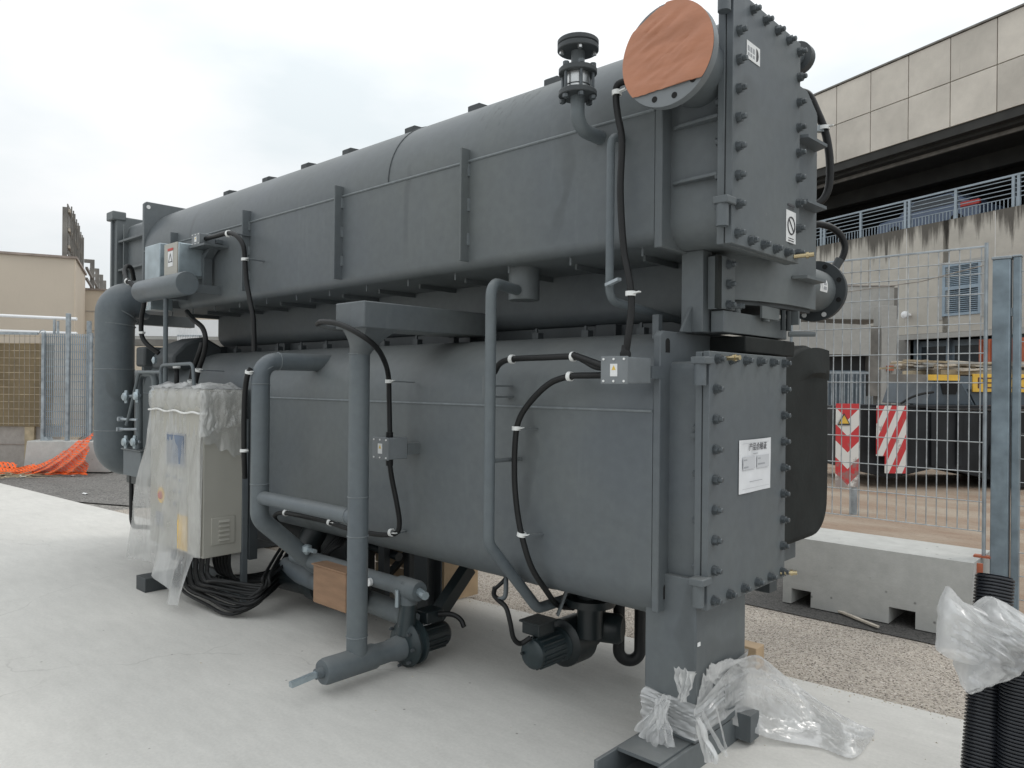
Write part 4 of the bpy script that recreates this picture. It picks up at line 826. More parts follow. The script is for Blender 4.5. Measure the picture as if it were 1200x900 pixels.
# ---- papers and stickers
PP = pt_('paper_sheet', MB().grid(lambda u, v: (-1.3765+.0025*math.sin(u*6)*math.sin(v*5+1)+.006*max(0, v-.9)*10*math.sin(u*3.1), 2.863+.302*u, 1.064+.219*v), 12, 8), 'paper', fix=False)
Yp = lambda u: 2.863+.302*u
Zp = lambda v: 1.064+.219*v
text('lettering', '\u4ea7\u54c1\u5408\u683c\u8bc1',   .034, 'ink_mid', PP, (-1.3725, Yp(.28), Zp(.80)), (0, 1, 0), (0, 0, 1))
for (a, b, c, d) in ((.10, .47, .44, .68), (.53, .92, .44, .68)): pt_('print_panel', MB().box(-1.3730, -1.3726, Yp(a), Yp(b), Zp(c), Zp(d)), 'ink_soft' if False else 'sticker_grey', par=PP)
for (a, b, c, d) in ((.12, .22, .61, .635), (.12, .26, .47, .50), (.56, .64, .61, .635), (.56, .78, .50, .53), (.40, .55, .72, .735), (.30, .7, .20, .21), (.08, .92, .08, .084), (.08, .92, .93, .934)):
    pt_('print_line', MB().box(-1.3724, -1.3722, Yp(a), Yp(b), Zp(c), Zp(d)), 'ink_soft', par=PP)
def sticker(x, p, w, h_, name='warning_sticker', skew=0):
    return pt_(name, MB().box(x, x+.0015, p[0], p[0]+w, p[1], p[1]+h_), 'sticker')
q0 = (-1.288, 3.094, 2.098); q1 = (-1.288, 3.193, 2.109); qt = (-1.288, 3.09, 2.262)
ws = sticker(-1.287, (3.09, q0[2]+.015), .10, qt[2]-q0[2]-.03)
zc = q0[2]+(qt[2]-q0[2])*.53; R1 = .036
pt_('prohibition_ring', MB().tube([(-1.2853, 3.14+R1*math.cos(a*.2618), zc+R1*math.sin(a*.2618)) for a in range(25)], .0035, 6).bar((-1.2853, 3.14-R1*.7, zc+R1*.7), (-1.2853, 3.14+R1*.7, zc-R1*.7), .007, .002), 'ink', par=ws)
for dz, w in ((.082, .07), (.072, .06), (-.056, .055), (-.066, .06), (-.076, .045)): pt_('print_line', MB().box(-1.2852, -1.2848, 3.14-w/2, 3.14+w/2, zc+dz, zc+dz+(.009 if dz > .08 else .004)), 'ink', par=ws)
q0 = (-1.288, 2.703, 2.758); q1 = (-1.288, 2.804, 2.767)
fs = sticker(-1.287, (q0[1]+.004, q0[2]), .115, .068, 'flow_sticker')
pt_('flow_arrow', MB().prism([(q0[1]+.085+.022*math.cos(math.radians(a)), q0[2]+.034+.026*math.sin(math.radians(a))) for a in range(-90, 91, 30)], -1.2854, -1.285, 'x'), 'ink', par=fs)
for k in range(3):
    pt_('print_line', MB().box(-1.2854, -1.285, q0[1]+.012+.022*k, q0[1]+.027+.022*k, q0[2]+.030, q0[2]+.05).box(-1.2854, -1.285, q0[1]+.012+.022*k, q0[1]+.027+.022*k, q0[2]+.012, q0[2]+.024), 'ink_soft', par=fs, smooth=False)
# ---- support column and foot
pt_('support_column', MB().box(-1.665, -1.435, 2.63, 3.06, .112, .75), 'grey', bev=.006)
pt_('column_tag', MB().box(-1.434, -1.431, 2.64, 2.66, .49, .505), 'sticker')
ftm = pt_('near_foot', MB().box(-1.66, -1.645, 2.28, 3.12, .0, .105).box(-1.455, -1.44, 2.28, 3.12, .0, .105).box(-1.645, -1.455, 2.28, 3.05, .0, .012), 'grey', bev=.002)
pt_('foot_top_plate', MB().box(-1.644, -1.456, 2.41, 3.10, .098, .112), 'grey', par=ftm)
pt_('foot_rear_block', MB().box(-1.4385, -1.37, 2.98, 3.06, .02, .13), 'grey', par=ftm)
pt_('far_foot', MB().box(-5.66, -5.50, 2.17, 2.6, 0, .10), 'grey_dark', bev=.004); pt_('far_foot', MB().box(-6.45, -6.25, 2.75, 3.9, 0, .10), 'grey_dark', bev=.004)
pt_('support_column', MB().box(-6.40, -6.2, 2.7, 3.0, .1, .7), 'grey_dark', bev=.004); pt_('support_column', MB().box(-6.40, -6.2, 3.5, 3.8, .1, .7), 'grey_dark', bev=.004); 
# ---- big crossover pipe at the far end
bp = pt_('crossover_pipe', MB().tube(fillet([(-6.87, 2.70, 2.20), (-6.87, 2.44, 2.20), (-6.87, 2.44, .84), (-6.87, 2.70, .84)], .22, 8), .155, 28), 'grey_pipe')
def ring(p, d, r, par, w=.005): pt_('weld_ring', MB().lathe(Vector(p)-Vector(d)*w, d, [(0, r), (w*.5, r+.003), (w*1.5, r+.003), (w*2, r)], 28, caps=False), 'weld', par=par)
ring((-6.87, 2.44, 1.60), (0, 0, 1), .155, bp); ring((-6.87, 2.44, 1.08), (0, 0, 1), .155, bp); ring((-6.87, 2.445, 1.98), (0, .1, 1), .156, bp); ring((-6.87, 2.47, 2.08), (0, .45, .9), .157, bp)
# ---- front pipes
YP = 2.25
p1x = (-4.068, 2.25, 1.24)[0]; p2x = (-3.102, 2.25, 1.028)[0]
z1t = (-4.075, 2.25, 1.621)[2]; zb = (-3.734, 2.25, 0.827)[2]
pa_ = [(p1x, 2.75, z1t+.01), (p1x, YP, z1t+.01), (p1x, YP, (-4.058, 2.25, 0.691)[2]), (-4.095, 2.5, 0.434), (-4.054, 2.72, 0.2)]
q3 = (-4.095, 2.5, 0.434)
pa_ = [(p1x, 2.75, z1t+.005), (p1x, YP, z1t+.005), (p1x, YP, (-4.058, 2.25, 0.701)[2]), (p1x+.02, 2.62, .37), (p1x+.02, 2.95, .21)]
P1 = pt_('solution_pipe', MB().tube(fillet(pa_, .10, 7), .053, 18), 'grey_pipe')
for z in (z1t-.13, (-4.062, 2.25, 0.905)[2]): ring((p1x, YP, z), (0, 0, 1), .053, P1, .003)
ring((p1x, YP+.11, z1t+.005), (0, 1, 0), .053, P1, .003); ring((p1x, YP+.03, z1t-.035), (0, -.5, 1), .054, P1, .003)
pt_('branch_pipe', MB().cyl((p1x, YP, zb), (p2x, YP, zb), .040, 18), 'grey_pipe')
ring((p2x-.075, YP, zb), (1, 0, 0), .040, P1, .003)
zt = (-3.087, 2.25, 0.11)[2]; z2 = (-3.112, 2.25, 1.642)[2]
P2 = pt_('downcomer_pipe', MB().cyl((p2x, YP, zt), (p2x, YP, z2), .052, 24), 'grey_pipe')
for z in ((-3.112, 2.25, 1.647)[2], (-3.1, 2.25, 0.934)[2], (-3.097, 2.25, 0.738)[2], (-3.089, 2.25, 0.237)[2]): ring((p2x, YP, z), (0, 0, 1), .052, P2, .003)
cb0 = (-3.137, 2.13, 1.764); cb1 = (-2.903, 2.13, 1.891)
pt_('overflow_box', MB().box(cb0[0], cb1[0], 2.13, 2.95, cb0[2], cb1[2]), 'grey', bev=.006)
rd = MB(); vs = []
for t in range(9):
    k = t/8; zz = cb0[2]+(z2-cb0[2])*k; hw = (cb1[0]-cb0[0])/2*.92*(1-k)**1.6+.053*(1-(1-k)**1.6)
    for a in range(24):
        an = 2*math.pi*a/24; c, s_ = math.cos(an), math.sin(an); sq = 1/max(abs(c), abs(s_)); m_ = (1-k)*.7
        vs.append(((cb0[0]+cb1[0])/2*(1-k)+p2x*k+hw*c*(1+(sq-1)*m_), YP+hw*s_*(1+(sq-1)*m_)*.95, zz))
rd.add(vs, [(j*24+i, j*24+(i+1) % 24, (j+1)*24+(i+1) % 24, (j+1)*24+i) for j in range(8) for i in range(24)]); pt_('reducer', rd, 'grey', par=P2)
# tee and pump at the bottom of the downcomer
tee = pt_('strainer_tee', MB().lathe((p2x, 2.05, zt), (0, 1, 0), [(0, .045), (.0, .058), (.02, .064), (.30, .064), (.32, .056), (.40, .054), (.44, .062), (.50, .07)], 24), 'grey_pipe')
pt_('cap_boss', MB().cyl((p2x, 2.015, zt), (p2x, 2.052, zt), .026, 14), 'grey_pipe', par=tee)
pt_('drain_bar', MB().bar((p2x, 1.88, zt-.012), (p2x, 2.02, zt), .028, .024), 'galvbox', par=tee)
PU = pt_('solution_pump', MB().lathe((p2x, 2.53, zt+.01), (0, 1, 0), [(0, .05), (.0, .085), (.02, .115), (.035, .122), (.05, .115), (.055, .10), (.075, .10), (.08, .118), (.10, .118), (.105, .085)], 28), 'pump')
pt_('discharge_neck', MB().cyl((p2x, 2.56, zt+.06), (p2x, 2.58, zt+.22), .052, 18, .045), 'pump', par=PU)
pt_('motor', MB().lathe((p2x, 2.62, zt+.01), (0, 1, 0), [(0, .072), (.20, .072), (.215, .064), (.23, .05)], 24), 'motor', par=PU)
for k in range(14):
    a = 2*math.pi*k/14; pt_('cooling_fin', MB().bar((p2x+.074*math.cos(a), 2.64, zt+.01+.074*math.sin(a)), (p2x+.074*math.cos(a), 2.81, zt+.01+.074*math.sin(a)), .006, .008), 'motor', par=PU)
pt_('name_plate', MB().bar((p2x+.01, 2.64, zt+.088), (p2x+.01, 2.72, zt+.088), .03, .004), 'sticker', par=PU)
pt_('terminal_box', MB().box(p2x-.045, p2x+.06, 2.66, 2.78, zt+.10, zt+.165), 'motor', par=PU, bev=.006)
for i in range(8):
    a = 2*math.pi*i/8; pt_('casing_bolt', MB().cyl((p2x+.103*math.cos(a), 2.515, zt+.01+.103*math.sin(a)), (p2x+.103*math.cos(a), 2.535, zt+.01+.103*math.sin(a)), .008, 6), 'bolt', par=PU)
pt_('motor_cable', MB().tube(spline([(p2x+.06, 2.74, zt+.14), (p2x+.12, 2.78, zt+.145), (p2x+.17, 2.80, zt+.125), (p2x+.20, 2.80, zt+.09)]), .014, 8), 'cable')
zd = zt+.30
dt = pt_('discharge_tee', MB().cyl((p2x, 2.58, zt+.22), (p2x, 2.58, zd+.04), .048, 18).lathe((p2x+.09, 2.58, zd), (-1, 0, 0), [(0, .05), (.02, .057), (.16, .057), (.18, .045), (.55, .045), (.58, .05), (1.2, .05)], 20), 'grey_pipe')
pt_('plug', MB().cyl((p2x+.09, 2.58, zd), (p2x+.16, 2.56, zd-.005), .022, 8), 'galvbox', par=dt); pt_('hex', MB().lathe((p2x-.02, 2.52, zd-.09), (0, 0, 1), [(0, .012), (.09, .012)], 6), 'galvbox', par=dt)
pt_('gauge_dial', MB().cyl((p2x-.27, 2.515, zd-.005), (p2x-.27, 2.535, zd-.005), .022, 16), 'sticker', par=dt); pt_('gauge_stem', MB().cyl((p2x-.27, 2.535, zd), (p2x-.25, 2.56, zd), .012, 8), 'grey_dark', par=dt)
pt_('suction_pipe', MB().tube(fillet([(p2x-.02, 2.62, zt+.10), (p2x-.12, 2.66, zt+.115), (p2x-1.2, 2.70, zt+.13), (p2x-1.45, 2.72, zt+.15)], .15), .062, 16), 'grey_pipe')
pt_('sensor_stem', MB().cyl((p2x-.45, 2.66, zt+.18), (p2x-.42, 2.62, zt+.26), .012, 8), 'grey_dark')
# ---- slim pipe from the upper drum stub down under the lower drum
P3 = pt_('equaliser_pipe', MB().tube(fillet([(-2.44, 2.70, 1.957), (-2.335, 2.40, 1.957), (-2.335, 2.40, .79), (-2.335, 2.74, .43), (-2.335, 3.25, .43)], .07, 7), .0255, 14), 'grey_pipe')
pt_('drum_stub', MB().cyl((-2.45, 2.75, 1.915), (-2.45, 2.75, 2.075), .076, 28), 'grey')
for z in (1.49, 1.44): pt_('pipe_bracket', MB().box(-2.40, -2.36, 2.42, 2.58, z, z+.008).box(-2.385, -2.365, 2.40, 2.42, z, z+.05), 'grey')
pt_('pipe_standoff', MB().cyl((-2.33, 2.41, 1.16), (-2.31, 2.58, 1.16), .010, 8), 'grey')
pt_('vent_pipe', MB().tube(fillet([(-1.765, 2.60, 2.515), (-1.765, 2.50, 2.515), (-1.765, 2.50, 1.845), (-1.765, 3.1, 1.80)], .055, 7), .0175, 12), 'grey_pipe')
pt_('pipe_clip', MB().bar((-1.765, 2.48, 1.905), (-1.69, 2.46, 1.92), .02, .012), 'galv')
pt_('vent_pipe_foot', MB().box(-1.70, -1.67, 2.72, 2.75, 1.70, 1.80), 'grey')
# ---- junction boxes
def jbox(px0, c, y0, y1, name='junction_box', m='boxgrey'):
    (x0, z0), (x1, z1) = c
    b = pt_(name, MB().box(x0, x1, y0, y1, z0, z1), m, bev=.004)
    pt_('lid', MB().box(x0-.003, x1+.003, y0-.008, y0-.0005, z0-.003, z1+.003), m, par=b, bev=.002)
    for u in (.1, .5, .9):
        for v in (.08, .92): pt_('screw', MB().cyl((x0+(x1-x0)*u, y0-.012, z0+(z1-z0)*v), (x0+(x1-x0)*u, y0-.008, z0+(z1-z0)*v), .0045, 8), 'white_clip', par=b)
    xm = x0+(x1-x0)*.5; zm = z0+(z1-z0)*.5; w = (x1-x0)*.14; hh = (z1-z0)*.24
    pt_('label', MB().box(xm-w, xm+w, y0-.0095, y0-.0082, zm-hh, zm+hh), 'sticker', par=b)
    pt_('label_mark', MB().add([(xm-w*.6, y0-.0097, zm), (xm+w*.6, y0-.0097, zm), (xm, y0-.0097, zm+hh*.8)], [(0, 1, 2)]), 'yellow', par=b, fix=False)
    pt_('bracket', MB().box(x1-.03, x1+.006, y1+.001, 2.60, z0+.02, z1-.03), 'grey', par=b)
    return b
JA0, JA1 = (-1.695, 2.36, 1.51), (-1.579, 2.36, 1.609)
jbox(0, ((JA0[0], JA0[2]), (JA1[0], JA1[2])), 2.36, 2.52)
JB0, JB1 = (-3.15, 2.38, 1.114), (-3.025, 2.38, 1.222)
jbox(0, ((JB0[0], JB0[2]), (JB1[0], JB1[2])), 2.38, 2.50)
JC0, JC1 = (-5.35, 2.42, 2.478), (-5.23, 2.42, 2.555)
jbox(0, ((JC0[0], JC0[2]), (JC1[0], JC1[2])), 2.42, 2.53); pt_('box_shelf', MB().box(JC0[0]-.02, JC1[0]+.10, 2.40, 2.58, JC0[2]-.02, JC0[2]-.006), 'grey')
JD0, JD1 = (-6.117, 2.38, 2.055), (-5.957, 2.38, 2.163)
jbox(0, ((JD0[0], JD0[2]), (JD1[0], JD1[2])), 2.38, 2.54, 'junction_box', 'galvbox')
# electrical boxes and purge tank at the far end
E1 = pt_('relay_box', MB().box(-5.97, -5.70, 2.33, 2.56, 2.24, 2.53), 'galvbox', bev=.006)
E2 = pt_('warning_box', MB().box(-5.60, -5.38, 2.33, 2.54, 2.265, 2.495), 'galvbox', bev=.006)
pt_('front_panel', MB().box(-5.598, -5.382, 2.322, 2.3295, 2.262, 2.498), 'cab', par=E2)
pt_('warning_label', MB().box(-5.53, -5.45, 2.3195, 2.3215, 2.33, 2.44), 'sticker', par=E2)
pt_('warning_heading', MB().box(-5.535, -5.445, 2.3185, 2.3193, 2.445, 2.462), 'red', par=E2)
pt_('warning_triangle', MB().add([(-5.525, 2.319, 2.36), (-5.455, 2.319, 2.36), (-5.49, 2.319, 2.43), (-5.512, 2.319, 2.367), (-5.468, 2.319, 2.367), (-5.49, 2.319, 2.412)], [(0, 1, 4, 3), (1, 2, 5, 4), (2, 0, 3, 5)]), 'ink', par=E2, fix=False)
pt_('box_bracket', MB().prism([(-5.34, 2.40), (-5.22, 2.47), (-5.22, 2.485), (-5.37, 2.43), (-5.37, 2.19), (-5.34, 2.19)], 2.50, 2.56, 'y'), 'grey')
pt_('purge_tank', MB().lathe((-5.95, 2.30, 2.18), (1, 0, 0), [(0, .06), (.01, .078), (.02, .083), (.775, .083), (.785, .080)], 28), 'grey_pipe')
pt_('tank_bracket', MB().box(-5.25, -5.235, 2.36, 2.58, 2.13, 2.19), 'grey'); pt_('tank_bracket', MB().box(-5.8, -5.785, 2.36, 2.58, 2.13, 2.19), 'grey')
xq = (-5.51, 2.3, 1.79)[0]; pt_('tank_drain_pipe', MB().tube([(xq, 2.30, 2.10), (xq, 2.30, 1.46)], .017, 10), 'grey_pipe')
# small pipework and valves beside the cabinet
pt_('sampling_pipe', MB().tube(fillet([(-5.534, 2.3, 1.568), (-5.981, 2.3, 1.57), (-6.189, 2.3, 1.197), (-6.222, 2.3, 1.156)], .05), .013, 8), 'grey_pipe')
pt_('manifold_pipe', MB().tube(fillet([(-5.776, 2.34, 1.353), (-5.781, 2.34, 1.558), (-6.084, 2.34, 1.558), (-6.068, 2.34, 0.883), (-6.185, 2.34, 0.867)], .08), .026, 12), 'grey_pipe')
pt_('sampling_pipe', MB().tube(fillet([(-5.509, 2.28, 1.298), (-5.545, 2.28, 1.617), (-5.023, 2.28, 1.624), (-4.992, 2.28, 1.37)], .05), .012, 8), 'grey_pipe')
for a, b in (((-6.345, 2.3, 1.198), (-6.057, 2.32, 1.202)), ((-6.361, 2.3, 1.116), (-6.055, 2.32, 1.129)), ((-6.262, 2.3, 1.376), (-6.012, 2.32, 1.394)), ((-6.253, 2.3, 1.02), (-6.004, 2.32, 1.033))):
    v_ = pt_('valve_stem', MB().cyl(a, b, .010, 8), 'galv')
    pt_('valve_nut', MB().cyl(Vector(a)-Vector((.0, .02, 0)), Vector(a)+Vector((.0, .02, 0)), .018, 8), 'galv', par=v_)
for a in ((-6.146, 2.27, 1.379), (-5.931, 2.27, 1.389), (-6.146, 2.27, 1.028), (-5.971, 2.27, 1.038), (-5.635, 2.27, 1.406)):
    a = Vector(a); pt_('valve_handle', MB().lathe(a+Vector((0, -.03, 0)), (0, 1, 0), [(0, .012), (.006, .030), (.02, .036), (.034, .026), (.05, .012)], 9).lathe(a+Vector((0, 0, -.05)), (0, 0, 1), [(0, .012), (.05, .02), (.10, .012)], 7), 'galvbox')
rc0, rc1 = (-6.281, 2.3, 0.761), (-5.934, 2.3, 0.961)
pt_('receiver_box', MB().box(rc0[0], rc1[0], 2.30, 2.44, rc0[2], rc1[2]), 'grey_pipe', bev=.006); pt_('receiver_lid', MB().box(rc0[0]-.01, rc1[0]+.02, 2.285, 2.455, rc1[2]+.001, rc1[2]+.012), 'grey', bev=.002)
pt_('receiver_foot', MB().box(rc0[0]+.02, rc1[0]+.06, 2.32, 2.42, rc0[2]-.06, rc0[2]-.001), 'motor')
pt_('drain_hose', MB().tube(fillet([(-6.19, 2.33, 0.767), (-6.18, 2.33, 0.359), (-5.61, 2.33, 0.424)], .07), .017, 10), 'cable')
# valve body and dark gear seen above the cabinet
pt_('actuator', MB().prism([(2.5, 1.60), (2.9, 1.60), (2.9, 1.78), (2.75, 1.86), (2.6, 1.80), (2.5, 1.70)], -6.25, -5.85, 'x'), 'grey_dark', bev=.02)
pt_('actuator', MB().box(-6.45, -6.28, 2.45, 2.75, 1.62, 1.78), 'grey_dark', bev=.02); pt_('actuator_knob', MB().lathe((-6.045, 2.42, 1.666), (0, 1, 0), [(0, .01), (.01, .028), (.03, .028)], 10), 'galvbox')
# ---- control cabinet
CX0, CX1, CY0, CY1, CZ0, CZ1 = -5.555, -4.755, 2.235, 2.505, .352, 1.447
CB = pt_('control_cabinet', MB().box(CX0, CX1, CY0, CY1, CZ0, CZ1), 'cab', bev=.006)
pt_('door', MB().box(CX0+.012, CX1-.012, CY0-.018, CY0-.001, CZ0+.012, CZ1-.012), 'cab', par=CB, bev=.004)
s0, s1 = (-5.248, 2.216, 0.947), (-4.986, 2.216, 1.138)
pt_('display_bezel', MB().box(s0[0]-.012, s1[0]+.012, CY0-.026, CY0-.0185, s0[2]-.02, s1[2]+.012), 'ink_soft', par=CB); pt_('display_screen', MB().box(s0[0], s1[0], CY0-.030, CY0-.0262, s0[2], s1[2]), 'screen', par=CB)
def btn(c, r, m, name='push_button'): pt_(name, MB().lathe((c[0], CY0-.018, c[2]), (0, -1, 0), [(0, r), (.012, r), (.018, r*.7)], 14), m, par=CB)
for q in ((-5.124, 2.216, 0.853), (-5.122, 2.216, 0.76), (-5.031, 2.216, 0.838), (-5.03, 2.216, 0.764), (-5.12, 2.216, 0.673), (-5.246, 2.216, 0.853)): btn(q, .014, 'ink_soft')
q = (-5.355, 2.216, 0.706); pt_('stop_plate', MB().cyl((q[0], CY0-.022, q[2]), (q[0], CY0-.0185, q[2]), .055, 24), 'sign_yellow', par=CB); btn((q[0], 0, q[2]), .028, 'red', 'emergency_stop')
q = (-5.379, 2.216, 0.536); pt_('vent_grille', MB().box(q[0]-.06, q[0]+.06, CY0-.021, CY0-.0185, q[2]-.05, q[2]+.05), 'ink_soft', par=CB)
q = (-4.998, 2.216, 0.505); pt_('yellow_label', MB().box(q[0]-.09, q[0]+.06, CY0-.021, CY0-.0185, q[2]-.13, q[2]+.10), 'sign_yellow', par=CB)
lq0, lq1 = (-4.755, 2.288, 0.373), (-4.755, 2.451, 0.569)
lv = pt_('louvre_panel', MB().box(CX1+.001, CX1+.007, lq0[1], lq1[1], .43, .61), 'cab', par=CB, bev=.003)
for k in range(5):
    z = .452+.0305*k; pt_('louvre', MB().prism([(CX1+.007, z), (CX1+.016, z+.004), (CX1+.007, z+.016)], lq0[1]+.045, lq1[1]-.045, 'y') if False else MB().add([(CX1+.0075, lq0[1]+.05, z), (CX1+.0075, lq1[1]-.04, z), (CX1+.019, lq1[1]-.044, z+.003), (CX1+.019, lq0[1]+.054, z+.003), (CX1+.0075, lq0[1]+.05, z+.017), (CX1+.0075, lq1[1]-.04, z+.017)], [(0, 1, 2, 3), (3, 2, 5, 4), (0, 3, 4), (1, 5, 2)]), 'cab', par=lv, smooth=False)
pt_('stand_leg', MB().box(CX1-.02, CX1+.012, 2.50, 2.54, .0, CZ0+.9), 'grey', bev=.003); pt_('stand_leg', MB().box(CX0, CX0+.05, 2.50, 2.54, .0, CZ0), 'grey_dark')
pt_('stand_rail', MB().bar((CX0+.3, 2.3, .20), (CX1-.02, 2.52, .07), .05, .05), 'grey'); pt_('stand_rail', MB().box(CX0+.05, CX1-.021, 2.505, 2.535, .12, .17), 'grey')
pt_('stand_plate', MB().box(CX1-.04, CX1+.03, 2.545, 2.60, .3, 1.45), 'grey_dark')
CE = Vector((-4.636, 2.72, 0.218))
for k in range(14):   # cable loops hanging out of the cabinet, the outermost lowest
    x = CX1-.40+.029*k; y = CY0+.03+.02*(k % 3); lo = .020+.014*k; e = CE+Vector((.02*(k % 4), .03*(k % 3), .012*k)); j = .012*(k % 3)+random.uniform(-.02, .02); lo += random.uniform(0, .03)
    pt_('cabinet_cable', MB().tube(spline([(x, y, CZ0+.01), (x-.004, y-.004, .27), (x+.004, y-.006, .17+.006*k), (x+.05, y+.0, .075+.011*k), (x+(-4.50-x)*.55, y+.01, lo+.022), (-4.53+.01*k+j, 2.31+.012*k, lo), (-4.44+.006*k, 2.46+j, lo+.06), (e.x+.06, e.y-.10, e.z-.07), e], 7), .0105, 8), 'cable')
for k in range(6):
    x = CX1-.27+.045*k; pt_('cabinet_cable', MB().tube(spline([(x, 2.44, CZ0+.01), (x-.01, 2.45, .24), (x+.02, 2.50, .16), (x+.10, 2.7, .14), (x+.3, 2.95, .22)], 6), .011, 8), 'cable')
for k in range(6): pt_('cable_gland', MB().cyl((CX1-.31+.05*k, 2.46, .09+.0*k), (CX1-.29+.05*k, 2.48, .15), .016, 8), 'motor')
# ---- cables with clips
def cable(pts, r=.0135, n='cable'): return pt_('power_cable', MB().tube(spline(pts, 7), r, 10), n)
def clip(p, d=(0, 0, 1), r=.0145, wall=True, side=.05):
    p = Vector(p); d = Vector(d).normalized()
    c = pt_('cable_clip', MB().lathe(p-d*.009, d, [(0, r+.001), (0, r+.006), (.018, r+.006), (.018, r+.001)], 14, caps=False).bar(p+Vector((.012, -.004, 0)), p+Vector((.045, -.004, .004)), .016, .005), 'white_clip')
    if wall: pt_('clip_bracket', MB().bar(p+Vector((.035, -.002, 0)), (p.x+side, 2.58, p.z-.004), .022, .006), 'grey', par=c)
yc = 2.50
cable([(-1.60, 2.52, 2.70), (-1.694, 2.46, 2.694), (-1.714, 2.46, 2.649), (-1.705, 2.46, 2.569), (-1.684, 2.46, 2.463), (-1.689, 2.46, 2.263), (-1.671, 2.46, 2.042), (-1.635, 2.45, 1.905), (-1.619, 2.44, 1.804), (-1.62, 2.42, 1.687), (-1.631, 2.42, 1.616)])
clip((-1.71, 2.46, 2.658), wall=False); clip((-1.627, 2.445, 1.857), wall=False)
g = (-1.631, 2.42, 1.626); pt_('cable_gland', MB().lathe((g[0], g[1], g[2]-.02), (0, 0, 1), [(0, .02), (.02, .022), (.03, .017), (.05, .015)], 10), 'cable')
cable([(-2.451, 2.55, 1.559), (-2.389, 2.52, 1.598), (-2.296, 2.5, 1.616), (-2.095, 2.5, 1.62), (-1.946, 2.5, 1.621), (-1.869, 2.47, 1.604), (-1.802, 2.45, 1.579), (-1.745, 2.44, 1.571)])
cable([(-1.93, 2.48, 1.627), (-1.853, 2.46, 1.607), (-1.73, 2.42, 1.577)])
cable([(-1.744, 2.44, 1.541), (-1.85, 2.48, 1.541), (-1.963, 2.5, 1.538), (-2.07, 2.5, 1.509), (-2.171, 2.5, 1.437), (-2.246, 2.5, 1.351), (-2.271, 2.5, 1.255), (-2.274, 2.5, 1.082), (-2.256, 2.5, 0.938), (-2.224, 2.5, 0.82), (-2.193, 2.53, 0.687), (-2.183, 2.62, 0.569), (-2.30, 2.85, .43), (-2.28, 2.95, .40)])
for q in ((-2.296, 2.5, 1.616), (-1.946, 2.5, 1.621), (-1.963, 2.5, 1.538)): clip(q, (1, 0, -.05), side=.0)
clip((-2.266, 2.5, 1.305)); clip((-2.229, 2.5, 0.834), (.2, 0, 1))
cable([(-3.248, 2.1, 1.793), (-3.173, 2.08, 1.8), (-3.029, 2.08, 1.781), (-2.906, 2.1, 1.733), (-2.894, 2.18, 1.684), (-3.002, 2.32, 1.626), (-3.113, 2.44, 1.543), (-3.142, 2.47, 1.409), (-3.12, 2.46, 1.218)])
pt_('cable_stub', MB().tube([(-3.233, 2.1, 1.792), (-3.189, 2.13, 1.775), (-3.159, 2.2, 1.769)], .013, 8), 'grey_dark')
cable([(-3.1, 2.44, 1.113), (-3.102, 2.46, 1.01), (-3.083, 2.48, 0.876), (-3.085, 2.5, 0.776), (-3.106, 2.5, 0.719), (-3.199, 2.5, 0.693), (-3.306, 2.48, 0.689), (-3.466, 2.46, 0.693), (-3.672, 2.46, 0.704), (-3.986, 2.46, 0.704), (-4.18, 2.46, 0.696), (-4.329, 2.5, 0.646), (-4.416, 2.6, 0.544)])
clip((-3.125, 2.455, 1.512)); clip((-3.136, 2.49, 0.716), (1, 0, .1), side=.0); clip((-3.655, 2.46, 0.706), (1, 0, -.2), side=0); clip((-4.13, 2.46, 0.702), (1, 0, -.2), side=0)
for q in ((-3.098, 2.44, 1.229), (-3.096, 2.44, 1.096)): pt_('cable_gland', MB().cyl((q[0], q[1], q[2]-.02), (q[0], q[1], q[2]+.02), .019, 10), 'cable')
cable([(-5.249, 2.46, 2.521), (-5.073, 2.45, 2.515), (-4.875, 2.45, 2.513), (-4.756, 2.45, 2.475), (-4.692, 2.46, 2.406), (-4.687, 2.47, 2.316), (-4.661, 2.47, 2.167), (-4.614, 2.47, 2.039), (-4.566, 2.47, 1.908), (-4.552, 2.47, 1.701)], .016)
clip((-4.875, 2.45, 2.508), (1, 0, .1), r=.018); clip((-4.687, 2.47, 2.316), r=.018)
cable([(-4.092, 2.2, 1.58), (-4.112, 2.19, 1.54), (-4.14, 2.19, 1.44), (-4.148, 2.19, 1.289), (-4.144, 2.19, 1.089), (-4.187, 2.22, 0.931)], .016)
clip((-4.092, 2.19, 1.56), (.3, 0, 1), r=.018, wall=False); clip((-4.144, 2.19, 1.099), r=.018, wall=False)
cable([(-5.526, 2.46, 2.019), (-5.405, 2.45, 1.955), (-5.254, 2.45, 1.887), (-5.2, 2.45, 1.8), (-5.224, 2.45, 1.697), (-5.293, 2.44, 1.57), (-5.301, 2.42, 1.454)], .018)
cable([(-5.295, 2.47, 1.779), (-5.304, 2.45, 1.699), (-5.375, 2.44, 1.577), (-5.383, 2.42, 1.453)], .018)
clip((-5.237, 2.42, 1.582), (.3, 0, 1), r=.02); clip((-5.312, 2.4, 1.502), (.3, 0, 1), r=.02, wall=False)
cable([(-6.216, 2.3, 2.295), (-6.105, 2.31, 2.227), (-5.965, 2.32, 2.158), (-5.948, 2.32, 2.092), (-5.994, 2.32, 1.99), (-5.991, 2.32, 1.859), (-5.943, 2.34, 1.786), (-5.87, 2.4, 1.715)], .018)
cable([(-6.341, 2.34, 2.297), (-6.505, 2.38, 2.399), (-6.561, 2.42, 2.452), (-6.577, 2.46, 2.437), (-6.627, 2.5, 2.353)], .018)
clip((-6.215, 2.3, 2.282), (1, 0, -.4), r=.02, wall=False); clip((-5.991, 2.32, 1.872), r=.02, wall=False)
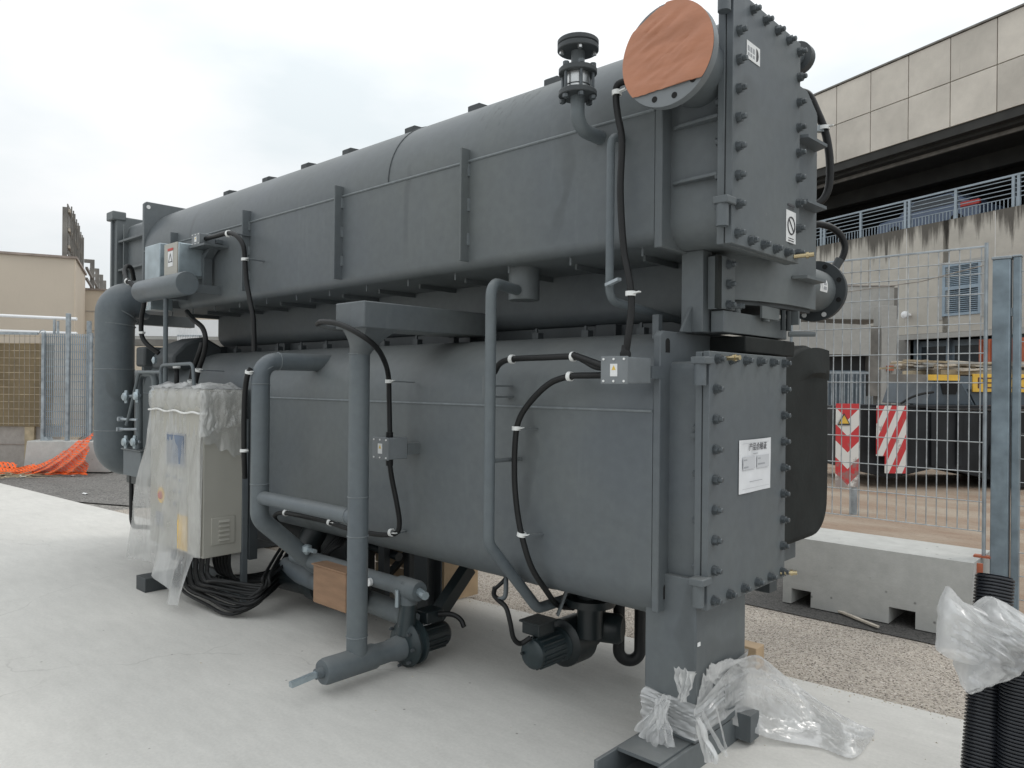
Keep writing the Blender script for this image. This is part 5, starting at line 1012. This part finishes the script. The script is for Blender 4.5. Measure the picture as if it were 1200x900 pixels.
cable([(-5.475, 2.36, 1.637), (-5.413, 2.34, 1.544), (-5.411, 2.34, 1.452)], .017); clip((-5.414, 2.34, 1.605), r=.02, wall=False)
cable([(-2.542, 2.66, 0.508), (-2.548, 2.66, 0.47), (-2.5, 2.64, 0.458), (-2.43, 2.62, 0.44), (-2.401, 2.62, 0.373), (-2.397, 2.64, 0.297), (-2.389, 2.68, 0.264), (-2.359, 2.72, 0.29)], .012)
cable([(-2.542, 2.66, 0.5), (-2.515, 2.68, 0.531), (-2.5, 2.7, 0.559)], .010); cable([(-2.5, 2.64, 0.458), (-2.473, 2.66, 0.48), (-2.506, 2.7, 0.558)], .012, 'grey')
# rear cables on the right side
cable([(-1.488, 3.711, 2.976), (-1.45, 3.746, 2.955), (-1.421, 3.772, 2.879), (-1.389, 3.802, 2.773), (-1.372, 3.817, 2.646), (-1.372, 3.818, 2.518), (-1.39, 3.801, 2.446), (-1.427, 3.767, 2.403)], .019)
pt_('thin_wire', MB().tube(spline([(-1.382, 3.822, 2.563), (-1.391, 3.827, 2.494), (-1.416, 3.804, 2.442), (-1.441, 3.781, 2.416)]), .004, 6), 'galv')
clip((-1.389, 3.789, 2.791), r=.02, wall=False)
cable([(-1.584, 4.111, 2.387), (-1.543, 4.149, 2.392), (-1.492, 4.196, 2.374), (-1.453, 4.231, 2.328), (-1.439, 4.244, 2.268), (-1.449, 4.235, 2.211), (-1.466, 4.22, 2.179)], .018)
g0, g1 = (-1.459, 4.226, 2.202), (-1.486, 4.201, 2.136); pt_('cable_gland', MB().cyl(g0, g1, .024, 12).cyl(g1, (-1.507, 4.182, 2.113), .014, 8), 'grey_dark')
pt_('sensor_probe', MB().cyl((-1.486, 4.174, 2.152), (-1.527, 4.137, 2.105), .010, 8), 'brass')
q0, q1 = (-1.42, 3.773, 2.79), (-1.386, 3.805, 2.786); pt_('clip_arm', MB().bar(q0, q1, .03, .03), 'galv')
pt_('lug_fitting', MB().bar((-1.465, 3.678, 2.918), (-1.434, 3.706, 2.893), .05, .03), 'grey_dark')
# ---- under the lower drum
RX, RZ = -2.36, .205
RP = pt_('refrigerant_pump', MB().lathe((RX, 2.94, RZ), (0, 1, 0), [(0, .06), (0, .09), (.02, .118), (.16, .118), (.18, .10), (.19, .06)], 28), 'motor')
pt_('motor', MB().lathe((RX, 2.72, RZ), (0, 1, 0), [(0, .05), (.004, .064), (.012, .071), (.20, .073), (.215, .085), (.225, .085)], 26), 'pump', par=RP)
for k in range(18):
    a = 2*math.pi*k/18; pt_('cooling_fin', MB().bar((RX+.074*math.cos(a), 2.75, RZ+.074*math.sin(a)), (RX+.074*math.cos(a), 2.91, RZ+.074*math.sin(a)), .006, .009), 'pump', par=RP)
pt_('end_nut', MB().cyl((RX-.045, 2.705, RZ), (RX-.045, 2.725, RZ), .008, 8), 'motor', par=RP)
pt_('terminal_box', MB().box(RX-.075, RX+.035, 2.74, 2.86, RZ+.085, RZ+.14), 'motor', par=RP, bev=.006); pt_('terminal_lid', MB().box(RX-.085, RX+.045, 2.73, 2.87, RZ+.141, RZ+.15), 'motor', par=RP)
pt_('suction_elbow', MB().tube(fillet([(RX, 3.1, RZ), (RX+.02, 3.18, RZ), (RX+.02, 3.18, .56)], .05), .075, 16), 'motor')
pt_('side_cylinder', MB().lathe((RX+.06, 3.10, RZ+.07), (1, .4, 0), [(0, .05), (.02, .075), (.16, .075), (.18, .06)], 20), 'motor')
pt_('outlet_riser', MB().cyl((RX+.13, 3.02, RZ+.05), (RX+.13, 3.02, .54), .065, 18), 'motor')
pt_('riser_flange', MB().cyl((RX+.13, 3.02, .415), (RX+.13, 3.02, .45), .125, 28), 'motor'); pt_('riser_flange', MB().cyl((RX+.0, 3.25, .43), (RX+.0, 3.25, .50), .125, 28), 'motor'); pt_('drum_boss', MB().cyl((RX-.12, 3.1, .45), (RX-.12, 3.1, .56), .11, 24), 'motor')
pt_('foot_bracket', MB().bar((RX+.10, 2.80, .40), (RX+.14, 2.84, .56), .03, .012), 'grey')
UP0 = (-2.237, 3.282, 0.125); UP1 = (-2.154, 3.357, 0.127)
pt_('loop_pipe', MB().tube(fillet([(UP0[0], UP0[1], .60), (UP0[0], UP0[1], .065), (UP1[0], UP1[1], .065), (UP1[0], UP1[1], .60)], .055, 8), .031, 16), 'black')
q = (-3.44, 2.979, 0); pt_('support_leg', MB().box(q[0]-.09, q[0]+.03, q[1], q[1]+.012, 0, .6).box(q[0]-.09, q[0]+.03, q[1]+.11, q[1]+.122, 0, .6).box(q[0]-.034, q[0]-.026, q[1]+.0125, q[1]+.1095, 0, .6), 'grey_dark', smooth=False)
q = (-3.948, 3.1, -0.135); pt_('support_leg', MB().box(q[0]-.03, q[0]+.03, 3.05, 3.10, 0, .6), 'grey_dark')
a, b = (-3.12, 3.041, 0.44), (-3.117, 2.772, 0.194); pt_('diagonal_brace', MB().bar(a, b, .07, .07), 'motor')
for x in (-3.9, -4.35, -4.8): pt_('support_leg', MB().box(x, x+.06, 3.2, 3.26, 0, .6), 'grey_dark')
cw = pt_('cardboard_wrapping', MB().box(-3.81, -3.485, 2.45, 2.60, .222, .440), 'cardboard', bev=.006)
pt_('flap', MB().box(-3.818, -3.478, 2.442, 2.53, .4405, .449), 'cardboard', par=cw, bev=.002); pt_('flap', MB().box(-3.818, -3.478, 2.535, 2.61, .4405, .447), 'cardboard', par=cw, bev=.002)
pt_('heat_exchanger', MB().lathe((-6.2, 3.15, .36), (1, 0, 0), [(0, .1), (.03, .14), (1.9, .14), (1.93, .1)], 24), 'grey_dark')
pt_('generator_pump', MB().lathe((p1x-.55, 2.72, .20), (1, .15, 0), [(0, .06), (.02, .10), (.3, .10), (.34, .12), (.42, .12), (.44, .07), (.9, .07)], 22), 'motor')
pt_('generator_riser', MB().tube(fillet([(p1x-.35, 2.8, .25), (p1x-.35, 2.8, .42), (p1x-.30, 2.9, .62)], .08), .085, 16), 'motor')
for k in range(5): pt_('loose_conduit', MB().tube(spline([(p1x-.15+.02*k, 2.72, .18), (p1x-.05+.03*k, 2.68, .35+.02*k), (p1x+.03*k, 2.75, .5), (p1x+.05, 2.85, .58)]), .011, 8), 'cable')
pt_('drain_valve', MB().lathe((p1x+.08, 2.52, .46), (0, 0, 1), [(0, .01), (.02, .03), (.05, .03), (.06, .012)], 10).cyl((p1x+.08, 2.52, .49), (p1x+.2, 2.5, .50), .013, 8), 'galvbox')
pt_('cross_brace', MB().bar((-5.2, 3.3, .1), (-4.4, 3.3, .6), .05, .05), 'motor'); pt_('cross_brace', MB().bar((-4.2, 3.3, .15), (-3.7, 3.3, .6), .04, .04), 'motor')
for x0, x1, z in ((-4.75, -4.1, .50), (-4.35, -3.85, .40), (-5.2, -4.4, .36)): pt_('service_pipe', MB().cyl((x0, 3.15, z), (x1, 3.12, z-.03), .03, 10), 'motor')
# ================================================================== loose things round the machine
wc = thing('wooden_crate', 'pale plywood crate standing on the slab behind the supports under the lower drum', 'crate', (-4.1, 3.6, 0))
for k in range(3): obj('side_board', MB().box(-4.55, -3.84, 3.46, 3.48, .012+.16*k, .165+.16*k), 'wood', wc, bev=.002)
obj('corner_post', MB().box(-3.838, -3.775, 3.45, 3.49, .0, .50), 'wood', wc, bev=.002); obj('end_board', MB().box(-3.80, -3.78, 3.491, 3.78, .01, .50), 'wood', wc, bev=.002); obj('lid', MB().box(-4.58, -3.77, 3.44, 3.80, .501, .52), 'wood', wc, bev=.002)
q = (-1.725, 3.81, 0)
o = obj('timber_block', MB().box(q[0]-.16, q[0], q[1], q[1]+.10, .0, .115), 'wood', bev=.004); tag(o, 'short square timber block on the slab behind the support column', 'timber')
# --- polythene bag over the control cabinet
bg_ = thing('cabinet_dust_bag', 'crumpled clear polythene bag pulled over the beige control cabinet', 'plastic bag', (-5.15, 2.2, 0))
def perim(s):      # s 0..1 from back of +X side, round the front, to back of -X side; returns x, y, normal
    segs_ = [((CX1, CY1), (CX1, CY0), (1, 0)), ((CX1, CY0), (CX0, CY0), (0, -1)), ((CX0, CY0), (CX0, CY1), (-1, 0))]
    ls = [.27, .80, .27]; t = s*1.34
    for (a, b, n_), l in zip(segs_, ls):
        if t <= l+1e-9: k = t/l; return a[0]+(b[0]-a[0])*k, a[1]+(b[1]-a[1])*k, n_
        t -= l
    return b[0], b[1], n_
def bagp(u, v):
    x, y, n_ = perim(u)
    for d in (-.03, -.015, .015, .03):
        uu = min(1, max(0, u+d)); m_ = perim(uu)[2]; n_ = (n_[0]+m_[0], n_[1]+m_[1])
    l = math.hypot(*n_); n_ = (n_[0]/l, n_[1]/l)
    f = (u*1.34-.27)/.8          # 0..1 across the front
    if f < 0: zb = 1.12-.10*math.sin(-f*3)+.16*f+.015*math.sin(f*60)   # ragged edge on the side
    elif f < .07: zb = .36
    elif f < .34: zb = .36-.31*min(1, (f-.07)/.07)
    elif f < .75: zb = .05+.20*((f-.34)/.41)**.8
    else: zb = .25-.10*(f-.75)
    zt = 1.46; z = zt-(zt-zb)*v
    dn = max(0, (1.30-z))        # below the tape line
    off = .012+.016*noise.noise((u*14, z*2.2, 3))+.004*noise.noise((u*40, z*9, 7))
    if z > 1.30: off += .022*math.sin((z-1.30)/.16*math.pi)+.007*noise.noise((u*30, z*14, 1))
    else:
        if f > 0: off += .04*min(1, dn*2)*(.4+.6*abs(math.sin(f*7+z*1.2)))+dn*.10*max(0, f-.35)+.014*math.sin(u*48+z*3+2*noise.noise((u*4, z*2, 9)))*min(1, dn*1.5)+.010*math.sin(u*120)*max(0, 1-dn*5)
        else: off += .012*abs(math.sin(u*24+z*3))*min(1, dn*6)
    off = max(off, .008); xx = x+n_[0]*off; yy = y+n_[1]*off
    if f > .5: xx -= dn*.16*(f-.5)
    if 0 < f < .6 and z < .35: yy -= (.35-z)*.25; xx += (.35-z)*.18
    return (xx, yy, z)
obj('film_skirt', MB().grid(bagp, 170, 80), 'film', bg_, fix=False)
def bagtop(u, v):
    x = CX0-.02+(CX1-CX0+.05)*u; y = CY0-.03+(CY1-CY0+.05)*v; e = min(u, 1-u, v, 1-v)
    return (x, y, 1.455+.05*min(1, e*6)*(.4+noise.noise((u*5, v*3, 4)))+.02*abs(noise.noise((u*8, v*5, 2))))
obj('film_top', MB().grid(bagtop, 60, 26), 'film2', bg_, fix=False)
def tape(u):
    x, y, n_ = perim(u); return (x+n_[0]*.035, y+n_[1]*.035, 1.30+.02*(u-.5)+.006*math.sin(u*30))
obj('tape_band', MB().tube([tape(.2+.6*i/60) for i in range(61)], .007, 6), 'film_tape', bg_)
obj('film_bunch', MB().grid(lambda u, v: (CX1+.02+.045*abs(noise.noise((u*5, v*2.2, 8)))+.012*abs(noise.noise((u*16, v*5, 2))), CY0-.04+.32*u+.01*noise.noise((u*5, v*4, 3)), 1.44-.30*v*(1-.35*u)+.02*noise.noise((u*9, v*2, 5))), 70, 44), 'film', bg_, fix=False)
# --- polythene wrapped round the column foot and trailing on the slab
fw_ = thing('column_wrap_film', 'torn polythene wrap knotted round the column foot and trailing across the slab', 'plastic film', (-1.3, 2.9, 0))
def band(u, v):
    a = u*2*math.pi; c, s_ = math.cos(a), math.sin(a); q = 1/max(abs(c), abs(s_)); q = 1+(q-1)*.97
    wv = (.45-abs(noise.noise((u*4, v*4+u*3, 3))))*.03+.02*(.3-abs(noise.noise((u*7, v*11+u*8, 7))))
    up = max(0., math.sin(a)*.6+c*.5); z = .205+.07*up+(.13+.10*up)*(v-.5)+.012*noise.noise((u*5, v*2, 1))-.035*abs(c*s_)*(.5-v)
    hx, hy = .115+.005+wv*.7, .215+.005+wv*.7
    return (-1.55+hx*c*q, 2.845+hy*s_*q, z)
obj('wrap_band', MB().grid(band, 110, 26), 'film2', fw_, fix=False)
k0 = (-1.435+.02, 2.62, .27)
def tail(p, d, w, l, seed):
    p, d = Vector(p), Vector(d).normalized(); sd = Vector((d.z, .3, -d.x)).normalized()
    def fn(u, v): 
        ww = w*(.35+.9*v)*(u-.5); q = p+d*(l*v)+sd*ww; return q+Vector((noise.noise((u*7, v*3, seed))*.022, -abs(math.sin(u*11+seed))*.018, noise.noise((u*5, v*4, seed+9))*.012))
    obj('film_tail', MB().grid(fn, 36, 24), 'film2', fw_, fix=False)
tail((-1.52, 2.585, .29), (-.45, -.25, -1), .10, .20, 1); tail((-1.45, 2.57, .30), (.15, -.1, 1), .07, .13, 4); tail((-1.40, 2.60, .24), (.3, .15, -1), .05, .17, 7); tail((-1.56, 2.585, .27), (.2, -.3, -.9), .14, .16, 12)
A_, B_1, C_ = Vector((-1.42, 2.72, .30)), Vector((-1.505, 3.454, 0.2)), Vector((-1.022, 3.436, 0.01))
near = [Vector((-1.425, 2.60, .24)), Vector((-1.455, 2.924, 0.1)), Vector((-1.311, 3.058, 0.03)), Vector((-1.154, 3.158, 0.012)), Vector((-1.021, 3.166, 0.012)), Vector((-1.019, 3.391, 0.012))]
farp = [Vector((-1.425, 2.80, .34)), Vector((-1.40, 2.98, .36)), Vector((-1.496, 3.357, 0.24)), Vector((-1.459, 3.594, 0.08)), Vector((-1.184, 3.494, 0.03)), Vector((-1.028, 3.468, 0.012))]
ns_, fs_ = spline(near, 8), spline(farp, 8)
def trail(u, v):
    i = u*(len(ns_)-1); a = int(min(i, len(ns_)-2)); t = i-a
    p = ns_[a].lerp(ns_[a+1], t).lerp(fs_[a].lerp(fs_[a+1], t), v)
    w = noise.noise((u*3, v*4, 6))*.05+(.4-abs(noise.noise((u*3+v*2, v*8-u*3, 2))))*.07+.040*(.3-abs(noise.noise((u*5+v*2, v*22+u*7, 8))))+.012*(.3-abs(noise.noise((u*12, v*44-u*16, 4))))
    e = math.sin(math.pi*v)**.5; return (p.x, p.y, max(.006, p.z+w*e*(1-.55*u)+.06*e*(1-u)))
obj('film_trail', MB().grid(trail, 170, 80), 'film2', fw_, fix=False)
def loopf(u, v):
    a = math.pi*(u*1.15-.1); return (-1.405+.06*math.sin(a)+.01*noise.noise((u*9, v*3, 1)), 2.66+.10*u, .20-.12*math.sin(a)+.03*(v-.5))
obj('film_loop', MB().grid(loopf, 24, 5), 'film2', fw_, fix=False)
# --- corrugated conduits with a bag on top
def conduit(p0, p1, R, lab):
    p0, p1 = Vector(p0), Vector(p1); ln = (p1-p0).length; pitch = .0125; pr = [(0, R*.8)]
    k = 0
    while k*pitch < ln-pitch:
        t = k*pitch; pr += [(t, R*.86), (t+.0025, R*.985), (t+.0045, R), (t+.0075, R), (t+.0095, R*.985), (t+.012, R*.86)]; k += 1
    pr += [(ln, R*.9), (ln, R*.82), (ln-.12, R*.80)]
    o = obj('corrugated_conduit', MB().lathe(p0, p1-p0, pr, 40, caps=False), 'conduit'); tag(o, lab, 'conduit', 'black corrugated conduits'); return o
M['conduit'] = mat('black_corrugated_plastic', (.017, .019, .024), .30, var=.2, vs=10)
q0 = (-0.584, 3.197, 0.113); q1 = (-0.582, 3.402, 0.78)
dv = (Vector(q1)-Vector(q0)); b0 = Vector(q0)-dv*(q0[2]/dv.z)
conduit(b0, q1, .066, 'taller black corrugated conduit leaning left, its open end above the plastic bag')
q2 = (-0.475, 3.202, 0.15); q3 = (-0.471, 3.26, 0.609); dv = Vector(q3)-Vector(q2); b0 = Vector(q2)-dv*(q2[2]/dv.z)
conduit(b0, q3, .066, 'shorter black corrugated conduit at the right edge with its top inside the plastic bag')
pbg = thing('conduit_bag', 'white crumpled plastic bag hung over the black corrugated conduits', 'plastic bag', (-.55, 3.2, .8))
c0 = Vector((-0.572, 3.113, 0.621)); e1 = Vector((math.cos(A0), math.sin(A0), 0)); e2 = Vector((-math.sin(A0), math.cos(A0), 0))
outl = [(-52, 18), (-50, -30), (-40, -58), (-24, -40), (-2, -32), (12, -46), (30, -38), (62, -18), (66, 20), (48, 38), (10, 58), (-18, 66), (-22, 52), (-16, 34), (-40, 26)]
def bag2(side):
    def fn(u, v):
        i = u*len(outl); a = int(i) % len(outl); t = i-int(i); P, Q = outl[a], outl[(a+1) % len(outl)]
        x = (P[0]+(Q[0]-P[0])*t)*v; y = (P[1]+(Q[1]-P[1])*t)*v; s = 2.68/880
        bulge = side*.095*math.sqrt(max(0, 1-v*v))+.030*noise.noise((x*.035, y*.035, side*3+5))+.045*(.35-abs(noise.noise(((x+y)*.018, (x*.6-y)*.07, side))))*(1-v**6)+.016*(.3-abs(noise.noise(((x+y*.8)*.03, (x*.7-y)*.19, side+4))))*(1-v**8)
        return c0+e1*(x*s)+Vector((0, 0, -y*s))+e2*bulge
    return fn
obj('film_front', MB().grid(bag2(-1), 180, 60), 'film2', pbg, fix=False); obj('film_back', MB().grid(bag2(1), 90, 16), 'film2', pbg, fix=False)
